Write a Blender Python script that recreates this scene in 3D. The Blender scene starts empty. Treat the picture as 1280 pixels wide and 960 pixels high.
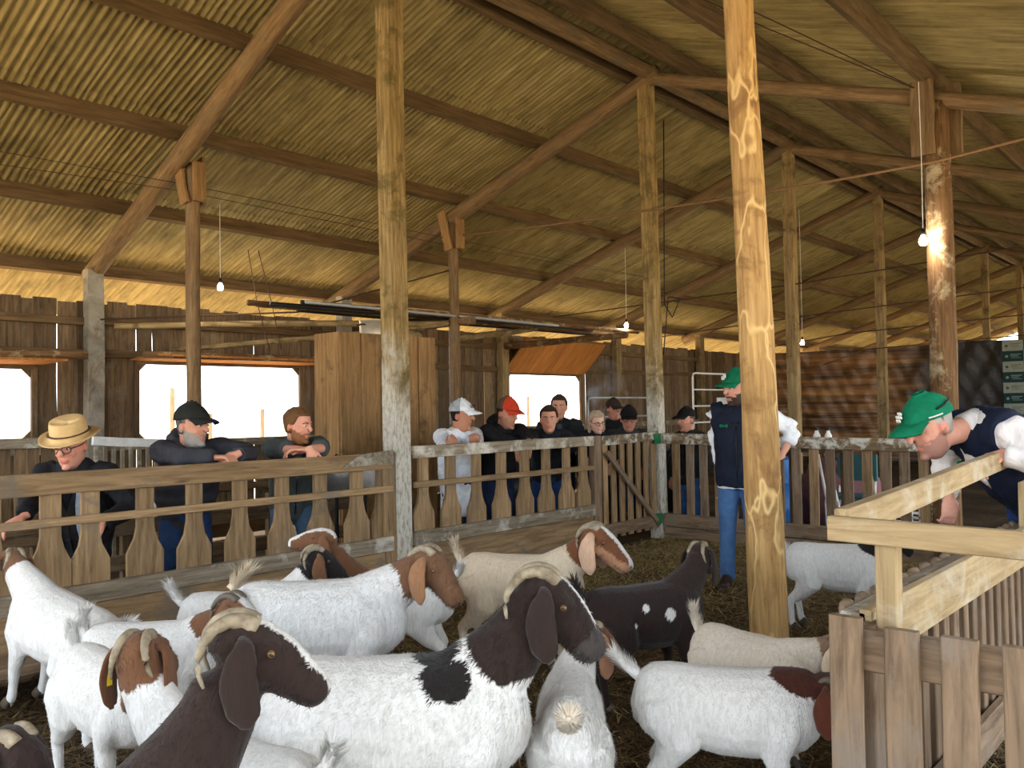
import bpy, math, random
import numpy as np
from mathutils import Vector, Matrix, Quaternion
random.seed(7); np.random.seed(7)
SC = bpy.context.scene
COL = SC.collection
PI = math.pi

# ------------------------------------------------------------------ camera, sky, sun, exposure
F_PX = 1075.7
cam_d = bpy.data.cameras.new('camera'); cam = bpy.data.objects.new('camera', cam_d); COL.objects.link(cam)
cam_d.sensor_fit = 'HORIZONTAL'; cam_d.sensor_width = 36.0; cam_d.lens = F_PX / 1280 * 36.0
cam_d.clip_start = 0.05; cam_d.clip_end = 400
CF = Vector((-0.66430188, 0.74691994, 0.028524)); CR = Vector((0.74682068, 0.66482973, -0.01613386)); CU = CR.cross(CF)
cam.matrix_world = Matrix(((CR.x, CU.x, -CF.x, 0), (CR.y, CU.y, -CF.y, 0), (CR.z, CU.z, -CF.z, 1.5), (0, 0, 0, 1)))
SC.camera = cam
AZR = math.atan2(CR.y, CR.x)            # azimuth of "to the right as the camera stands"

w = bpy.data.worlds.new('sky'); SC.world = w; w.use_nodes = True
bg = w.node_tree.nodes['Background']; bg.inputs[0].default_value = (0.80, 0.90, 1.0, 1); bg.inputs[1].default_value = 3.4

sun_d = bpy.data.lights.new('sun', 'SUN'); sun_d.energy = 16.0; sun_d.angle = 0.01; sun_d.color = (1.0, 0.88, 0.70)
sun = bpy.data.objects.new('sun', sun_d); COL.objects.link(sun)
sun.rotation_euler = Vector((0.80, -0.20, -0.62)).to_track_quat('-Z', 'Y').to_euler(); sun.location = (-30, 8, 25)

vs = SC.view_settings
vs.view_transform = 'Standard'; vs.look = 'None'; vs.gamma = 1.0; vs.use_curve_mapping = False
vs.exposure = 0.55
SC.cycles.max_bounces = 8; SC.cycles.diffuse_bounces = 6; SC.cycles.use_denoising = True
SC.cycles.sample_clamp_indirect = 6.0
SC.cycles.caustics_reflective = False; SC.cycles.caustics_refractive = False

# ------------------------------------------------------------------ helpers
def srgb(r, g, b):
    f = lambda c: (c / 255 / 12.92) if c <= 10 else ((c / 255 + 0.055) / 1.055) ** 2.4
    return (f(r), f(g), f(b), 1)

def tag(o, label=None, cat=None, group=None, kind=None):
    if label: o['label'] = label
    if cat: o['category'] = cat
    if group: o['group'] = group
    if kind: o['kind'] = kind
    return o

def thing(name, label, cat, loc=(0, 0, 0), group=None, kind=None, rz=0.0):
    o = bpy.data.objects.new(name, None); COL.objects.link(o)
    o.empty_display_size = 0.1
    o.location = loc; o.rotation_euler = (0, 0, rz)
    return tag(o, label, cat, group, kind)

def pm(o):
    "own matrix of a thing (things are never nested deeper than part)"
    m = Matrix.LocRotScale(o.location, o.rotation_euler, o.scale)
    if o.parent: m = pm(o.parent) @ o.matrix_parent_inverse @ m
    return m

def link(name, me, mat=None, parent=None, mw=None):
    "one mesh object; mw is its WORLD matrix, kept when it is parented"
    o = bpy.data.objects.new(name, me); COL.objects.link(o)
    if mat is not None and len(me.materials) == 0: me.materials.append(mat)
    m = mw if mw is not None else Matrix.Identity(4)
    if parent is not None:
        o.parent = parent; m = pm(parent).inverted() @ m
    l, r, s = m.decompose(); o.location = l; o.rotation_euler = r.to_euler(); o.scale = s
    return o

def mesh(name, v, f, smooth=False, mat=None):
    me = bpy.data.meshes.new(name)
    me.from_pydata([tuple(p) for p in v], [], [tuple(int(i) for i in q) for q in f])
    if smooth: me.polygons.foreach_set('use_smooth', [True] * len(me.polygons))
    me.update()
    if mat: me.materials.append(mat)
    return me

class MB:
    def __init__(s): s.v = []; s.f = []; s.m = []
    def add(s, v, f):
        n = len(s.v); s.v += [tuple(p) for p in v]; s.f += [tuple(i + n for i in q) for q in f]; return s
    def box(s, lo, hi):
        x0, y0, z0 = lo; x1, y1, z1 = hi
        return s.add([(x0,y0,z0),(x1,y0,z0),(x1,y1,z0),(x0,y1,z0),(x0,y0,z1),(x1,y0,z1),(x1,y1,z1),(x0,y1,z1)],
                     [(0,3,2,1),(4,5,6,7),(0,1,5,4),(1,2,6,5),(2,3,7,6),(3,0,4,7)])
    def prism(s, poly, t0, t1, ax=1):
        "polygon in (a, z) extruded along ax"
        n = len(poly)
        def P(a, z, t): return (a, t, z) if ax == 1 else (t, a, z)
        v = [P(a, z, t0) for a, z in poly] + [P(a, z, t1) for a, z in poly]
        f = [tuple(range(n)), tuple(range(2 * n - 1, n - 1, -1))] + [(i, i + n, (i + 1) % n + n, (i + 1) % n) for i in range(n)]
        return s.add(v, f)
    def tube(s, pts, rad, n=8, caps=True, up=(0, 0, 1)):
        v, f = loft(pts, [(r, r) if np.isscalar(r) else r for r in (rad if hasattr(rad, '__len__') else [rad] * len(pts))], n, up)
        return s.add(v, f)
    def lathe(s, prof, n=16, c=(0, 0, 0)):
        v = []; f = []
        for r, z in prof:
            for k in range(n): a = 2 * PI * k / n; v.append((c[0] + r * math.cos(a), c[1] + r * math.sin(a), c[2] + z))
        for i in range(len(prof) - 1):
            for k in range(n): f.append((i*n+k, i*n+(k+1)%n, (i+1)*n+(k+1)%n, (i+1)*n+k))
        return s.add(v, f)
    def ell(s, c, r, nu=14, nv=9, M=None):
        v = []; f = []
        for i in range(nv + 1):
            t = PI * i / nv
            for k in range(nu):
                a = 2 * PI * k / nu
                p = Vector((r[0]*math.sin(t)*math.cos(a), r[1]*math.sin(t)*math.sin(a), r[2]*math.cos(t)))
                if M is not None: p = M @ p
                v.append((c[0]+p.x, c[1]+p.y, c[2]+p.z))
        for i in range(nv):
            for k in range(nu): f.append((i*nu+k, (i+1)*nu+k, (i+1)*nu+(k+1)%nu, i*nu+(k+1)%nu))
        return s.add(v, f)
    def mesh(s, name, smooth=False, mat=None): return mesh(name, s.v, s.f, smooth, mat)
    def build(s, name, mat, parent=None, mw=None, smooth=False, world=True):
        "vertices are in world coordinates unless mw is given"
        if mw is None and len(s.v):
            a = np.array(s.v); c = (a.min(0) + a.max(0)) / 2; c[2] = a[:, 2].min()
            s.v = [tuple(p) for p in a - c]; mw = Matrix.Translation(Vector(c))
        return link(name, s.mesh(name, smooth, mat), mat, parent, mw)

def loft(pts, radii, n=12, up=(0, 0, 1), sq=1.0):
    "closed tube through pts; radii = (half side, half up) per point; round ends; sq>1 = squarer section"
    pts = [Vector(p) for p in pts]; V = []; Fc = []
    upv = Vector(up)
    m = len(pts)
    for i, p in enumerate(pts):
        t = (pts[min(i + 1, m - 1)] - pts[max(i - 1, 0)])
        t = t.normalized() if t.length > 1e-9 else Vector((1, 0, 0))
        u = upv
        if abs(t.dot(u.normalized())) > 0.97: u = Vector((1, 0, 0)) if abs(t.x) < 0.9 else Vector((0, 1, 0))
        sd = u.cross(t).normalized(); uu = t.cross(sd).normalized()
        a, b = radii[i]
        for k in range(n):
            an = 2 * PI * k / n; c, s_ = math.cos(an), math.sin(an)
            if sq != 1.0:
                c = math.copysign(abs(c) ** (1 / sq), c); s_ = math.copysign(abs(s_) ** (1 / sq), s_)
            V.append(p + sd * (a * c) + uu * (b * s_))
    for i in range(m - 1):
        for k in range(n): Fc.append((i*n+k, i*n+(k+1)%n, (i+1)*n+(k+1)%n, (i+1)*n+k))
    Fc.append(tuple(range(n - 1, -1, -1))); Fc.append(tuple((m-1)*n + k for k in range(n)))
    return [tuple(p) for p in V], Fc

def frame(p0, p1, up=(0, 0, 1)):
    "matrix with local x from p0 to p1, local z as near 'up' as can be, origin midway"
    p0 = Vector(p0); p1 = Vector(p1); x = (p1 - p0).normalized(); u = Vector(up)
    if abs(x.dot(u)) > 0.99: u = Vector((0, 1, 0)) if abs(x.y) < .9 else Vector((1, 0, 0))
    y = u.cross(x).normalized(); z = x.cross(y)
    c = (p0 + p1) / 2
    return Matrix(((x.x, y.x, z.x, c.x), (x.y, y.y, z.y, c.y), (x.z, y.z, z.z, c.z), (0, 0, 0, 1)))

_bx = {}
def plank_mesh(L, wd, th, mat, var=0):
    k = (round(L, 2), round(wd, 3), round(th, 3), mat.name, var)
    if k in _bx: return _bx[k]
    r = random.Random(hash(k[:3]) & 0xffff + var)
    b = min(.004, wd * .12, th * .2); m = MB(); v = []
    seg = 3 if L > .5 else 1
    for i in range(seg + 1):
        x = -L / 2 + L * i / seg
        dy = r.uniform(-1, 1) * wd * .03; dz = r.uniform(-1, 1) * th * .03
        a, c = wd / 2 * (1 + r.uniform(-.03, .03)), th / 2
        for (yy, zz) in ((-a + b, -c), (a - b, -c), (a, -c + b), (a, c - b), (a - b, c), (-a + b, c), (-a, c - b), (-a, -c + b)):
            v.append((x, yy + dy, zz + dz))
    f = [tuple(range(7, -1, -1)), tuple(seg * 8 + i for i in range(8))]
    for i in range(seg):
        for q in range(8): f.append((i*8+q, i*8+(q+1)%8, i*8+8+(q+1)%8, i*8+8+q))
    me = mesh('plank', v, f, False, mat); _bx[k] = me
    return me

def plank(name, p0, p1, wd, th, mat, parent=None, up=(0, 0, 1), var=0):
    "board from p0 to p1; wd across 'up'-side plane: local y = width, local z = thickness toward 'up'"
    p0 = Vector(p0); p1 = Vector(p1)
    return link(name, plank_mesh((p1 - p0).length, wd, th, mat, var), mat, parent, frame(p0, p1, up))

def log_mesh(L, r0, r1, mat, seed=0, n=12, bend=.012, rough=.05):
    r = random.Random(seed); seg = max(4, int(L / .22)); v = []; f = []
    ph = [r.uniform(0, 6.28) for _ in range(6)]
    for i in range(seg + 1):
        t = i / seg; x = -L / 2 + L * t
        cy = bend * L * .2 * (math.sin(3.1 * t + ph[0]) + .5 * math.sin(7 * t + ph[1])); cz = bend * L * .2 * (math.sin(3.6 * t + ph[2]) + .4 * math.sin(9 * t + ph[3]))
        rad = r0 + (r1 - r0) * t
        for k in range(n):
            a = 2 * PI * k / n
            q = rad * (1 + rough * math.sin(2 * a + ph[4] + 2.2 * t) + rough * .7 * math.sin(3 * a + 5 * t + ph[5]) + r.uniform(-.02, .02))
            v.append((x, cy + q * math.cos(a), cz + q * math.sin(a)))
    for i in range(seg):
        for k in range(n): f.append((i*n+k, i*n+(k+1)%n, (i+1)*n+(k+1)%n, (i+1)*n+k))
    f.append(tuple(range(n - 1, -1, -1))); f.append(tuple(seg*n + k for k in range(n)))
    return mesh('log', v, f, True, mat)

def log(name, p0, p1, r0, r1, mat, parent=None, seed=0, **kw):
    return link(name, log_mesh((Vector(p1) - Vector(p0)).length, r0, r1, mat, seed, **kw), mat, parent, frame(p0, p1))

# ------------------------------------------------------------------ materials
class NT:
    def __init__(s, name, rough=.8, spec=.3):
        s.mat = bpy.data.materials.new(name); s.mat.use_nodes = True
        s.t = s.mat.node_tree; s.n = s.t.nodes; s.l = s.t.links
        s.b = s.n['Principled BSDF']; s.b.inputs['Roughness'].default_value = rough
        s.b.inputs['Specular IOR Level'].default_value = spec
    def node(s, ty, **kw):
        x = s.n.new(ty)
        for k, v in kw.items():
            if k.startswith('i_'): x.inputs[k[2:].replace('_', ' ')].default_value = v
            else: setattr(x, k, v)
        return x
    def coords(s, scale=(1, 1, 1), rnd=True, kind='Object'):
        tc = s.node('ShaderNodeTexCoord'); mp = s.node('ShaderNodeMapping'); mp.inputs['Scale'].default_value = scale
        if rnd:
            oi = s.node('ShaderNodeObjectInfo'); ml = s.node('ShaderNodeMath', operation='MULTIPLY'); ml.inputs[1].default_value = 37.0
            s.l.new(oi.outputs['Random'], ml.inputs[0])
            ad = s.node('ShaderNodeVectorMath', operation='ADD'); s.l.new(tc.outputs[kind], ad.inputs[0]); s.l.new(ml.outputs[0], ad.inputs[1])
            s.l.new(ad.outputs[0], mp.inputs['Vector'])
        else: s.l.new(tc.outputs[kind], mp.inputs['Vector'])
        return mp.outputs[0]
    def noise(s, vec, scale, detail=4, rough=.6, dist=0):
        x = s.node('ShaderNodeTexNoise'); x.inputs['Scale'].default_value = scale; x.inputs['Detail'].default_value = detail
        x.inputs['Roughness'].default_value = rough; x.inputs['Distortion'].default_value = dist; s.l.new(vec, x.inputs['Vector']); return x.outputs['Fac']
    def ramp(s, fac, stops):
        r = s.node('ShaderNodeValToRGB'); e = r.color_ramp.elements
        while len(e) < len(stops): e.new(.5)
        for i, (p, c) in enumerate(stops): e[i].position = p; e[i].color = c
        s.l.new(fac, r.inputs[0]); return r.outputs[0]
    def mix(s, a, b, fac, mode='MIX'):
        m = s.node('ShaderNodeMix', data_type='RGBA', blend_type=mode)
        for sock, val in ((m.inputs[0], fac), (m.inputs[6], a), (m.inputs[7], b)):
            if hasattr(val, 'is_output'): s.l.new(val, sock)
            else: sock.default_value = val
        return m.outputs[2]
    def bump(s, h, strength=.3, dist=.01):
        b = s.node('ShaderNodeBump'); b.inputs['Strength'].default_value = strength; b.inputs['Distance'].default_value = dist
        s.l.new(h, b.inputs['Height']); s.l.new(b.outputs[0], s.b.inputs['Normal'])
    def col(s, c):
        if hasattr(c, 'is_output'): s.l.new(c, s.b.inputs['Base Color'])
        else: s.b.inputs['Base Color'].default_value = c
        return s.mat
    def rndval(s, c, lo=.75, hi=1.2):
        oi = s.node('ShaderNodeObjectInfo'); mr = s.node('ShaderNodeMapRange'); mr.inputs[3].default_value = lo; mr.inputs[4].default_value = hi
        s.l.new(oi.outputs['Random'], mr.inputs[0]); h = s.node('ShaderNodeHueSaturation'); s.l.new(mr.outputs[0], h.inputs['Value'])
        s.l.new(c, h.inputs['Color']); return h.outputs[0]

def plain(name, c, rough=.7, spec=.3, metal=0, var=.12, sc=14):
    m = NT(name, rough, spec); m.b.inputs['Metallic'].default_value = metal
    f = m.noise(m.coords(), sc, 3)
    d = tuple(x * (1 - var) for x in c[:3]) + (1,); u = tuple(min(1, x * (1 + var)) for x in c[:3]) + (1,)
    return m.col(m.ramp(f, [(.3, d), (.7, u)]))

def wood(name, dark, light, patch=None, patch_amt=.5, grain=(1.2, 14, 14), rough=.85, lo=.8, hi=1.15, tracks=False, pscale=3.0, knots=False):
    m = NT(name, rough, .2)
    v = m.coords(grain); g = m.noise(v, 2.2, 8, .65, .6)
    c = m.ramp(g, [(.28, dark), (.5, tuple((a + b) / 2 for a, b in zip(dark, light))), (.72, light)])
    v2 = m.coords((1, 1, 1)); big = m.noise(v2, 1.7, 3, .5)
    c = m.mix(c, (.58, .53, .46, 1), m.ramp(big, [(.45, (0, 0, 0, 1)), (.75, (.45, .45, .45, 1))]), 'MULTIPLY')
    if patch is not None:
        pf = m.noise(v2, pscale, 6, .7, .4)
        c = m.mix(c, patch, m.ramp(pf, [(.62 - .25 * patch_amt, (0, 0, 0, 1)), (.70 - .15 * patch_amt, (.85, .85, .85, 1))]))
    if tracks:
        vo = m.node('ShaderNodeTexVoronoi', feature='DISTANCE_TO_EDGE'); vo.inputs['Scale'].default_value = 3.2
        nz = m.node('ShaderNodeTexNoise'); nz.inputs['Scale'].default_value = 4; va = m.coords((.55, 1.5, 1.5)); m.l.new(va, nz.inputs['Vector'])
        mx = m.mix(va, nz.outputs['Color'], .35); m.l.new(mx, vo.inputs['Vector'])
        c = m.mix(c, srgb(226, 190, 130), m.ramp(vo.outputs['Distance'], [(0, (1, 1, 1, 1)), (.035, (0, 0, 0, 1))]))
    if knots:
        vo = m.node('ShaderNodeTexVoronoi'); vo.inputs['Scale'].default_value = 2.4; m.l.new(m.coords((.6, 3, 3)), vo.inputs['Vector'])
        c = m.mix(c, (.05, .03, .02, 1), m.ramp(vo.outputs['Distance'], [(0, (.8, .8, .8, 1)), (.09, (0, 0, 0, 1))]))
    c = m.rndval(c, lo, hi)
    m.bump(g, .5, .008)
    return m.col(c)

M = {}
M['fence_v'] = wood('upright fence wood', srgb(104, 82, 58), srgb(174, 144, 106), srgb(118, 104, 88), .25, grain=(14, 14, 1.2))
M['fence'] = wood('fence wood', srgb(106, 83, 58), srgb(178, 147, 108), srgb(120, 108, 92), .25, knots=True)
M['fence_old'] = wood('grey fence wood', srgb(96, 84, 68), srgb(170, 156, 134), srgb(206, 200, 186), .45)
M['pale'] = wood('pale new timber', srgb(140, 116, 82), srgb(194, 170, 130), srgb(184, 172, 150), .45, lo=.92, hi=1.05)
M['slat'] = wood('pen plank wood', srgb(86, 70, 56), srgb(152, 127, 102), srgb(128, 114, 100), .35, knots=True)
M['wall'] = wood('wall board wood', srgb(80, 64, 47), srgb(150, 123, 92), srgb(130, 114, 92), .3, lo=.6, hi=1.25)
M['rail_spot'] = wood('droppings spattered rail', srgb(88, 72, 54), srgb(150, 128, 98), srgb(224, 220, 208), .62, pscale=9)
M['purlin'] = wood('purlin timber', srgb(76, 60, 41), srgb(132, 106, 74), None, grain=(.8, 9, 9), lo=.85, hi=1.1)
M['rafter'] = wood('rafter log', srgb(88, 69, 48), srgb(154, 124, 88), srgb(112, 98, 76), .35)
M['post'] = wood('weathered post', srgb(98, 78, 50), srgb(176, 150, 106), srgb(88, 74, 46), .4, pscale=2.2)
def lime_mat():
    m = NT('post with lime washed foot', .9, .2)
    g = m.noise(m.coords((1.2, 14, 14)), 2.2, 8, .65, .6)
    c = m.ramp(g, [(.28, srgb(92, 72, 44)), (.5, srgb(140, 116, 74)), (.72, srgb(180, 154, 106))])
    b = m.noise(m.coords((1, 1, 1)), 2.4, 6, .7, .4); c = m.mix(c, srgb(92, 80, 44), m.ramp(b, [(.52, (0, 0, 0, 1)), (.62, (.8, .8, .8, 1))]))
    sx = m.node('ShaderNodeSeparateXYZ'); tc = m.node('ShaderNodeTexCoord'); m.l.new(tc.outputs['Object'], sx.inputs[0])
    ad = m.node('ShaderNodeMath', operation='MULTIPLY_ADD'); ad.inputs[1].default_value = 2.2; m.l.new(b, ad.inputs[0]); m.l.new(sx.outputs[0], ad.inputs[2])
    mr = m.node('ShaderNodeMapRange'); mr.inputs[1].default_value = .55; mr.inputs[2].default_value = -.1; m.l.new(ad.outputs[0], mr.inputs[0])
    lw_ = m.noise(m.coords((2, 6, 6)), 6, 6, .75); c = m.mix(c, m.ramp(lw_, [(.35, srgb(132, 120, 98)), (.5, srgb(186, 180, 166)), (.7, srgb(204, 200, 190))]), mr.outputs[0]); m.bump(g, .5, .008); return m.col(c)
M['post_lime'] = lime_mat()
M['post_yellow'] = wood('peeled yellow log', srgb(140, 102, 60), srgb(214, 174, 114), srgb(132, 98, 62), .4, tracks=True, lo=1, hi=1)
M['post_dark'] = wood('dark bark log', srgb(70, 50, 32), srgb(146, 110, 74), srgb(186, 168, 134), .35)
M['cab'] = wood('cabinet boards', srgb(114, 85, 53), srgb(174, 136, 90), srgb(104, 80, 52), .25, lo=.88, hi=1.1)
M['shutter'] = wood('orange shutter boards', srgb(150, 92, 40), srgb(206, 140, 74), None, lo=.85, hi=1.1)
M['concrete'] = wood('grey concrete post', srgb(128, 118, 102), srgb(176, 168, 152), srgb(110, 100, 86), .3, grain=(3, 3, 3))

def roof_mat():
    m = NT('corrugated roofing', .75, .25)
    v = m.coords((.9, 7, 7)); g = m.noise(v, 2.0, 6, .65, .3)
    c = m.ramp(g, [(.25, srgb(112, 98, 62)), (.5, srgb(158, 140, 94)), (.8, srgb(192, 174, 126))])  # khaki puts warm bounce light into the colour of aged grey sheets
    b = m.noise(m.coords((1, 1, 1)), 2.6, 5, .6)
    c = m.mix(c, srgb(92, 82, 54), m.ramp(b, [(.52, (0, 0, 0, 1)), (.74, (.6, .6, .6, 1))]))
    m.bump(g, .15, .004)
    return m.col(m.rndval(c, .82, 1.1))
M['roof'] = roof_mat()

def floor_mat():
    m = NT('trampled dirt and bedding', .95, .1)
    v = m.coords((1, 1, 1), False); a = m.noise(v, 1.1, 6, .6); b = m.noise(v, 38, 4, .7)
    c = m.ramp(a, [(.3, srgb(44, 34, 25)), (.55, srgb(70, 55, 38)), (.8, srgb(98, 82, 54))])
    c = m.mix(c, srgb(150, 126, 80), m.ramp(b, [(.55, (0, 0, 0, 1)), (.75, (.5, .5, .5, 1))]))
    m.bump(b, .8, .03); return m.col(c)
M['floor'] = floor_mat()

def straw_mat():
    m = NT('straw', .8, .2)
    at = m.node('ShaderNodeAttribute', attribute_name='tone'); 
    return m.col(m.ramp(at.outputs['Fac'], [(0, srgb(58, 45, 31)), (.5, srgb(112, 92, 61)), (1, srgb(184, 164, 112))]))
M['straw'] = straw_mat()
M['ground'] = plain('sunlit dry ground', srgb(206, 184, 146), .95, .1, var=.15, sc=1.5)
M['rope'] = plain('old rope', srgb(128, 96, 66), .9)
M['black_pipe'] = plain('black plastic pipe', srgb(30, 30, 30), .5)
M['grey_pipe'] = plain('galvanised pipe', srgb(176, 178, 180), .4, .5, .3)
M['white_paint'] = plain('white paint', srgb(226, 224, 218), .5)
M['wire'] = plain('rusty wire', srgb(70, 48, 34), .7)
M['black'] = plain('black plastic', srgb(22, 22, 24), .5)
M['blue'] = plain('blue plastic', srgb(30, 104, 176), .4)
M['teal'] = plain('teal cloth', srgb(58, 98, 100), .8)
M['pink'] = plain('pink cloth', srgb(126, 84, 88), .8)
M['alu'] = plain('dull aluminium', srgb(196, 186, 166), .35, .5, .6)
M['yellow'] = plain('yellow tag', srgb(244, 208, 40), .5)
# ------------------------------------------------------------------ the barn
XR = -5.4; ZR = 5.33; SL = 0.3465; XW = -11.4
TRUSS = [0.75, 4.65, 8.6, 12.41, 16.28, 20.1, 24.0, 27.9, 31.8, 35.7, 39.6]
def zu(x): return ZR - SL * abs(x - XR)          # underside of the rafters

# floor: uneven bedding, and the sunlit ground round the barn
def grid(x0, x1, y0, y1, nx, ny, fz):
    v = []; f = []
    for j in range(ny + 1):
        for i in range(nx + 1):
            x = x0 + (x1 - x0) * i / nx; y = y0 + (y1 - y0) * j / ny; v.append((x, y, fz(x, y)))
    for j in range(ny):
        for i in range(nx): a = j * (nx + 1) + i; f.append((a, a + 1, a + nx + 2, a + nx + 1))
    return v, f
def fz(x, y): return .018 * math.sin(3.1 * x + 1.3 * y) * math.sin(2.3 * y - x) + .012 * math.sin(7 * x + 2 * y) * math.sin(6 * y) - .012
v, f = grid(-12.0, 1.6, -4, 44, 110, 320, fz)
tag(link('floor', mesh('floor', v, f, True), M['floor']), kind='structure')
g = MB(); g.box((-90, -60, -.5), (60, 110, -.06))
tag(g.build('ground', M['ground']), 'pale sunlit ground outside the barn', kind='structure')

# corrugated roof
ceiling = thing('ceiling', None, None, (XR, 8, 5.7), kind='structure')
PUR_L = [-5.75, -7.17, -8.63, -10.16, -11.70]
PUR_R = [-5.05, -3.75, -2.35, -0.85, 0.65]
PZ = 0.20; PD = 0.18          # rafter depth, purlin depth
def zroof(x): return zu(x) + PZ + PD
WAVE, AMP, SW = 0.0765, 0.0145, 0.515
def sheet_geo(L):
    n = 7 * 6; v = []; f = []
    for i in range(n + 1):
        y = -SW / 2 - .0 + (SW + .02) * i / n; z = AMP * math.cos(2 * PI * (y + SW / 2) / WAVE)
        for x in (-L / 2, L / 2): v.append((x, y, z))
    for i in range(n + 1):
        y, z = v[2 * i][1], v[2 * i][2]
        for x in (-L / 2, L / 2): v.append((x, y, z + .005))
    for i in range(n):
        a = 2 * i; b = a + 2 * (n + 1)
        f.append((a, a + 1, a + 3, a + 2)); f.append((b, b + 2, b + 3, b + 1))
    return v, f
_sh = {}
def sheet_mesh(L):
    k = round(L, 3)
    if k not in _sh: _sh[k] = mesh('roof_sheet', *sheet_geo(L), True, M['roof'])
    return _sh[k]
rest_v = []; rest_f = []
def sheets(side, count_limit):
    if side < 0: edges = [XR + .02, PUR_L[1], PUR_L[2], PUR_L[3], PUR_L[4], -13.25]
    else: edges = [XR - .02, PUR_R[1], PUR_R[2], PUR_R[3], PUR_R[4], 1.7]
    global rest_v, rest_f
    made = 0
    for k in range(5):
        for c in range(-6, 86):
            yc = c * SW + .1
            xa = edges[k] + (-.0 if k == 0 else -side * .14); xb = edges[k + 1] + side * .04
            up = .0 if k == 0 else -.008
            A = Vector((xa, yc, zroof(xa) + up)); B = Vector((xb, yc, zroof(xb) + .006))
            jit = .005 * math.sin(12.9 * c)
            m = frame(A, B); m.translation.y += jit; m.translation.z += random.uniform(-.0015, .0015) + (.005 if c % 2 else 0)
            near = (0.5 < yc < 25.5) if side < 0 else (5.2 < yc < 9.8 and k < 4)
            if near and made < count_limit:
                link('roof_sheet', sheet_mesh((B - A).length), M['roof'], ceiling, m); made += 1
            else:
                sv, sf = sheet_geo((B - A).length); n0 = len(rest_v)
                rest_v += [tuple(m @ Vector(p)) for p in sv]; rest_f += [tuple(i + n0 for i in q) for q in sf]
    return made
n1 = sheets(-1, 246); n2 = sheets(1, 54)
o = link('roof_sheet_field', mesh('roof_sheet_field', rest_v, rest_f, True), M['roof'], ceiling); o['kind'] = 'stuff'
# ridge capping
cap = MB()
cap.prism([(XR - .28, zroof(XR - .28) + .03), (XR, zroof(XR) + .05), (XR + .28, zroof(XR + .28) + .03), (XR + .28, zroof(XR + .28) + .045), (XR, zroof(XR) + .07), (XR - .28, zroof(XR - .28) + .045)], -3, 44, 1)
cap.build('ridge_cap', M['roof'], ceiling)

# purlins
for side, lst in ((-1, PUR_L), (1, PUR_R)):
    for i, x in enumerate(lst):
        zc = zu(x) + PZ + PD / 2 - .012
        up = (-SL if side > 0 else SL, 0, 1) if False else (SL * side, 0, 1)
        o = plank('purlin', (x, -2.5, zc), (x, 43, zc), .075 if i else .07, PD, M['purlin'], None, up)
        tag(o, ['long purlin right beside the ridge beam', 'second long purlin down from the ridge', 'third long purlin down from the ridge, above the pole posts', 'fourth long purlin down from the ridge', 'lowest long purlin, above the glowing eave strip'][i] + (' on the window-side slope' if side < 0 else ' on the pen-side slope') if i < 4 else ('lowest long purlin, above the glowing eave strip over the plank wall' if side < 0 else 'lowest long purlin above the open pen side of the barn'), 'beam', 'purlins of the window-side slope' if side < 0 else 'purlins of the pen-side slope')
o = log('ridge_beam', (XR, -2, ZR + .09), (XR, 43, ZR + .09), .085, .085, M['rafter'], seed=3, bend=.0015)
tag(o, 'long round ridge beam resting on the row of ridge posts', 'beam')
# rafters
for i, y in enumerate(TRUSS):
    for side in (-1, 1):
        xe = -11.75 if side < 0 else .95
        y0 = y1 = y
        if i == 1 and side < 0: xe = -11.5
        if i == 1 and side < 0: y0, y1 = 4.22, 4.7
        if i == 1 and side > 0: continue_near = True
        x0 = XR - side * .12
        A = (x0, y0, zu(x0) + .10); B = (xe, y1, zu(xe) + .10)
        big = .105 if side < 0 else .08
        o = log('rafter', A, B, big * .95, big * 1.05, M['rafter'], seed=40 + 2 * i + side, bend=.004)
        if i == 1 and side < 0: lb = 'thick peeled log rafter lying above the plank wall windows and bolster post'
        elif i == 2 and side < 0: lb = 'reddish log rafter running down behind the plank cabinet'
        elif i == 2 and side > 0: lb = 'rough log rafter carried by the dark log post with a board bolster'
        elif i == 3 and side < 0: lb = 'log rafter coming down beside the orange shutter'
        elif i == 4 and side < 0: lb = 'log rafter coming down past the orange shutter window to the wall post'
        elif i == 0: lb = 'log rafter over the near end of the fence' if side < 0 else 'log rafter over the open barn end'
        elif i == 3 and side > 0: lb = 'log rafter just beyond the dark log post with the bolster'
        elif side < 0: lb = 'log rafter further along the window-side roof slope'
        else: lb = 'log rafter further along the pen-side roof slope'
        tag(o, lb, 'beam', 'rafters of the window-side slope' if side < 0 else 'rafters of the pen-side slope')

# posts on the ridge line
RP = {1: 'tall squared post at the joint of the picket fences before the plank cabinet',
      2: 'tall squared post carrying the hinges of the slatted gate',
      3: 'squared ridge post behind the yellow log post and the slatted fence',
      4: 'squared ridge post behind the slatted fence, before the brown tarpaulin', 5: 'squared ridge post standing close before the tarpaulin behind the dark log post'}
for i, y in enumerate(TRUSS):
    if i == 0 or i > 8: continue
    w = .165 if i == 1 else .15
    lean = {1: -.05, 2: -.07}.get(i, 0)
    x = XR + (.0 if i != 2 else .0)
    mat = M['post_lime'] if i in (1, 2) else M['post']
    o = plank('ridge_post', (x, y, -.05), (x + lean, y, ZR + .03), w, w, M['post_lime'] if i in (1, 2) else M['post'], None, (1, 0, 0), i)
    tag(o, RP.get(i, 'far squared ridge post standing beyond the brown tarpaulin'), 'post', 'row of ridge posts')
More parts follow.
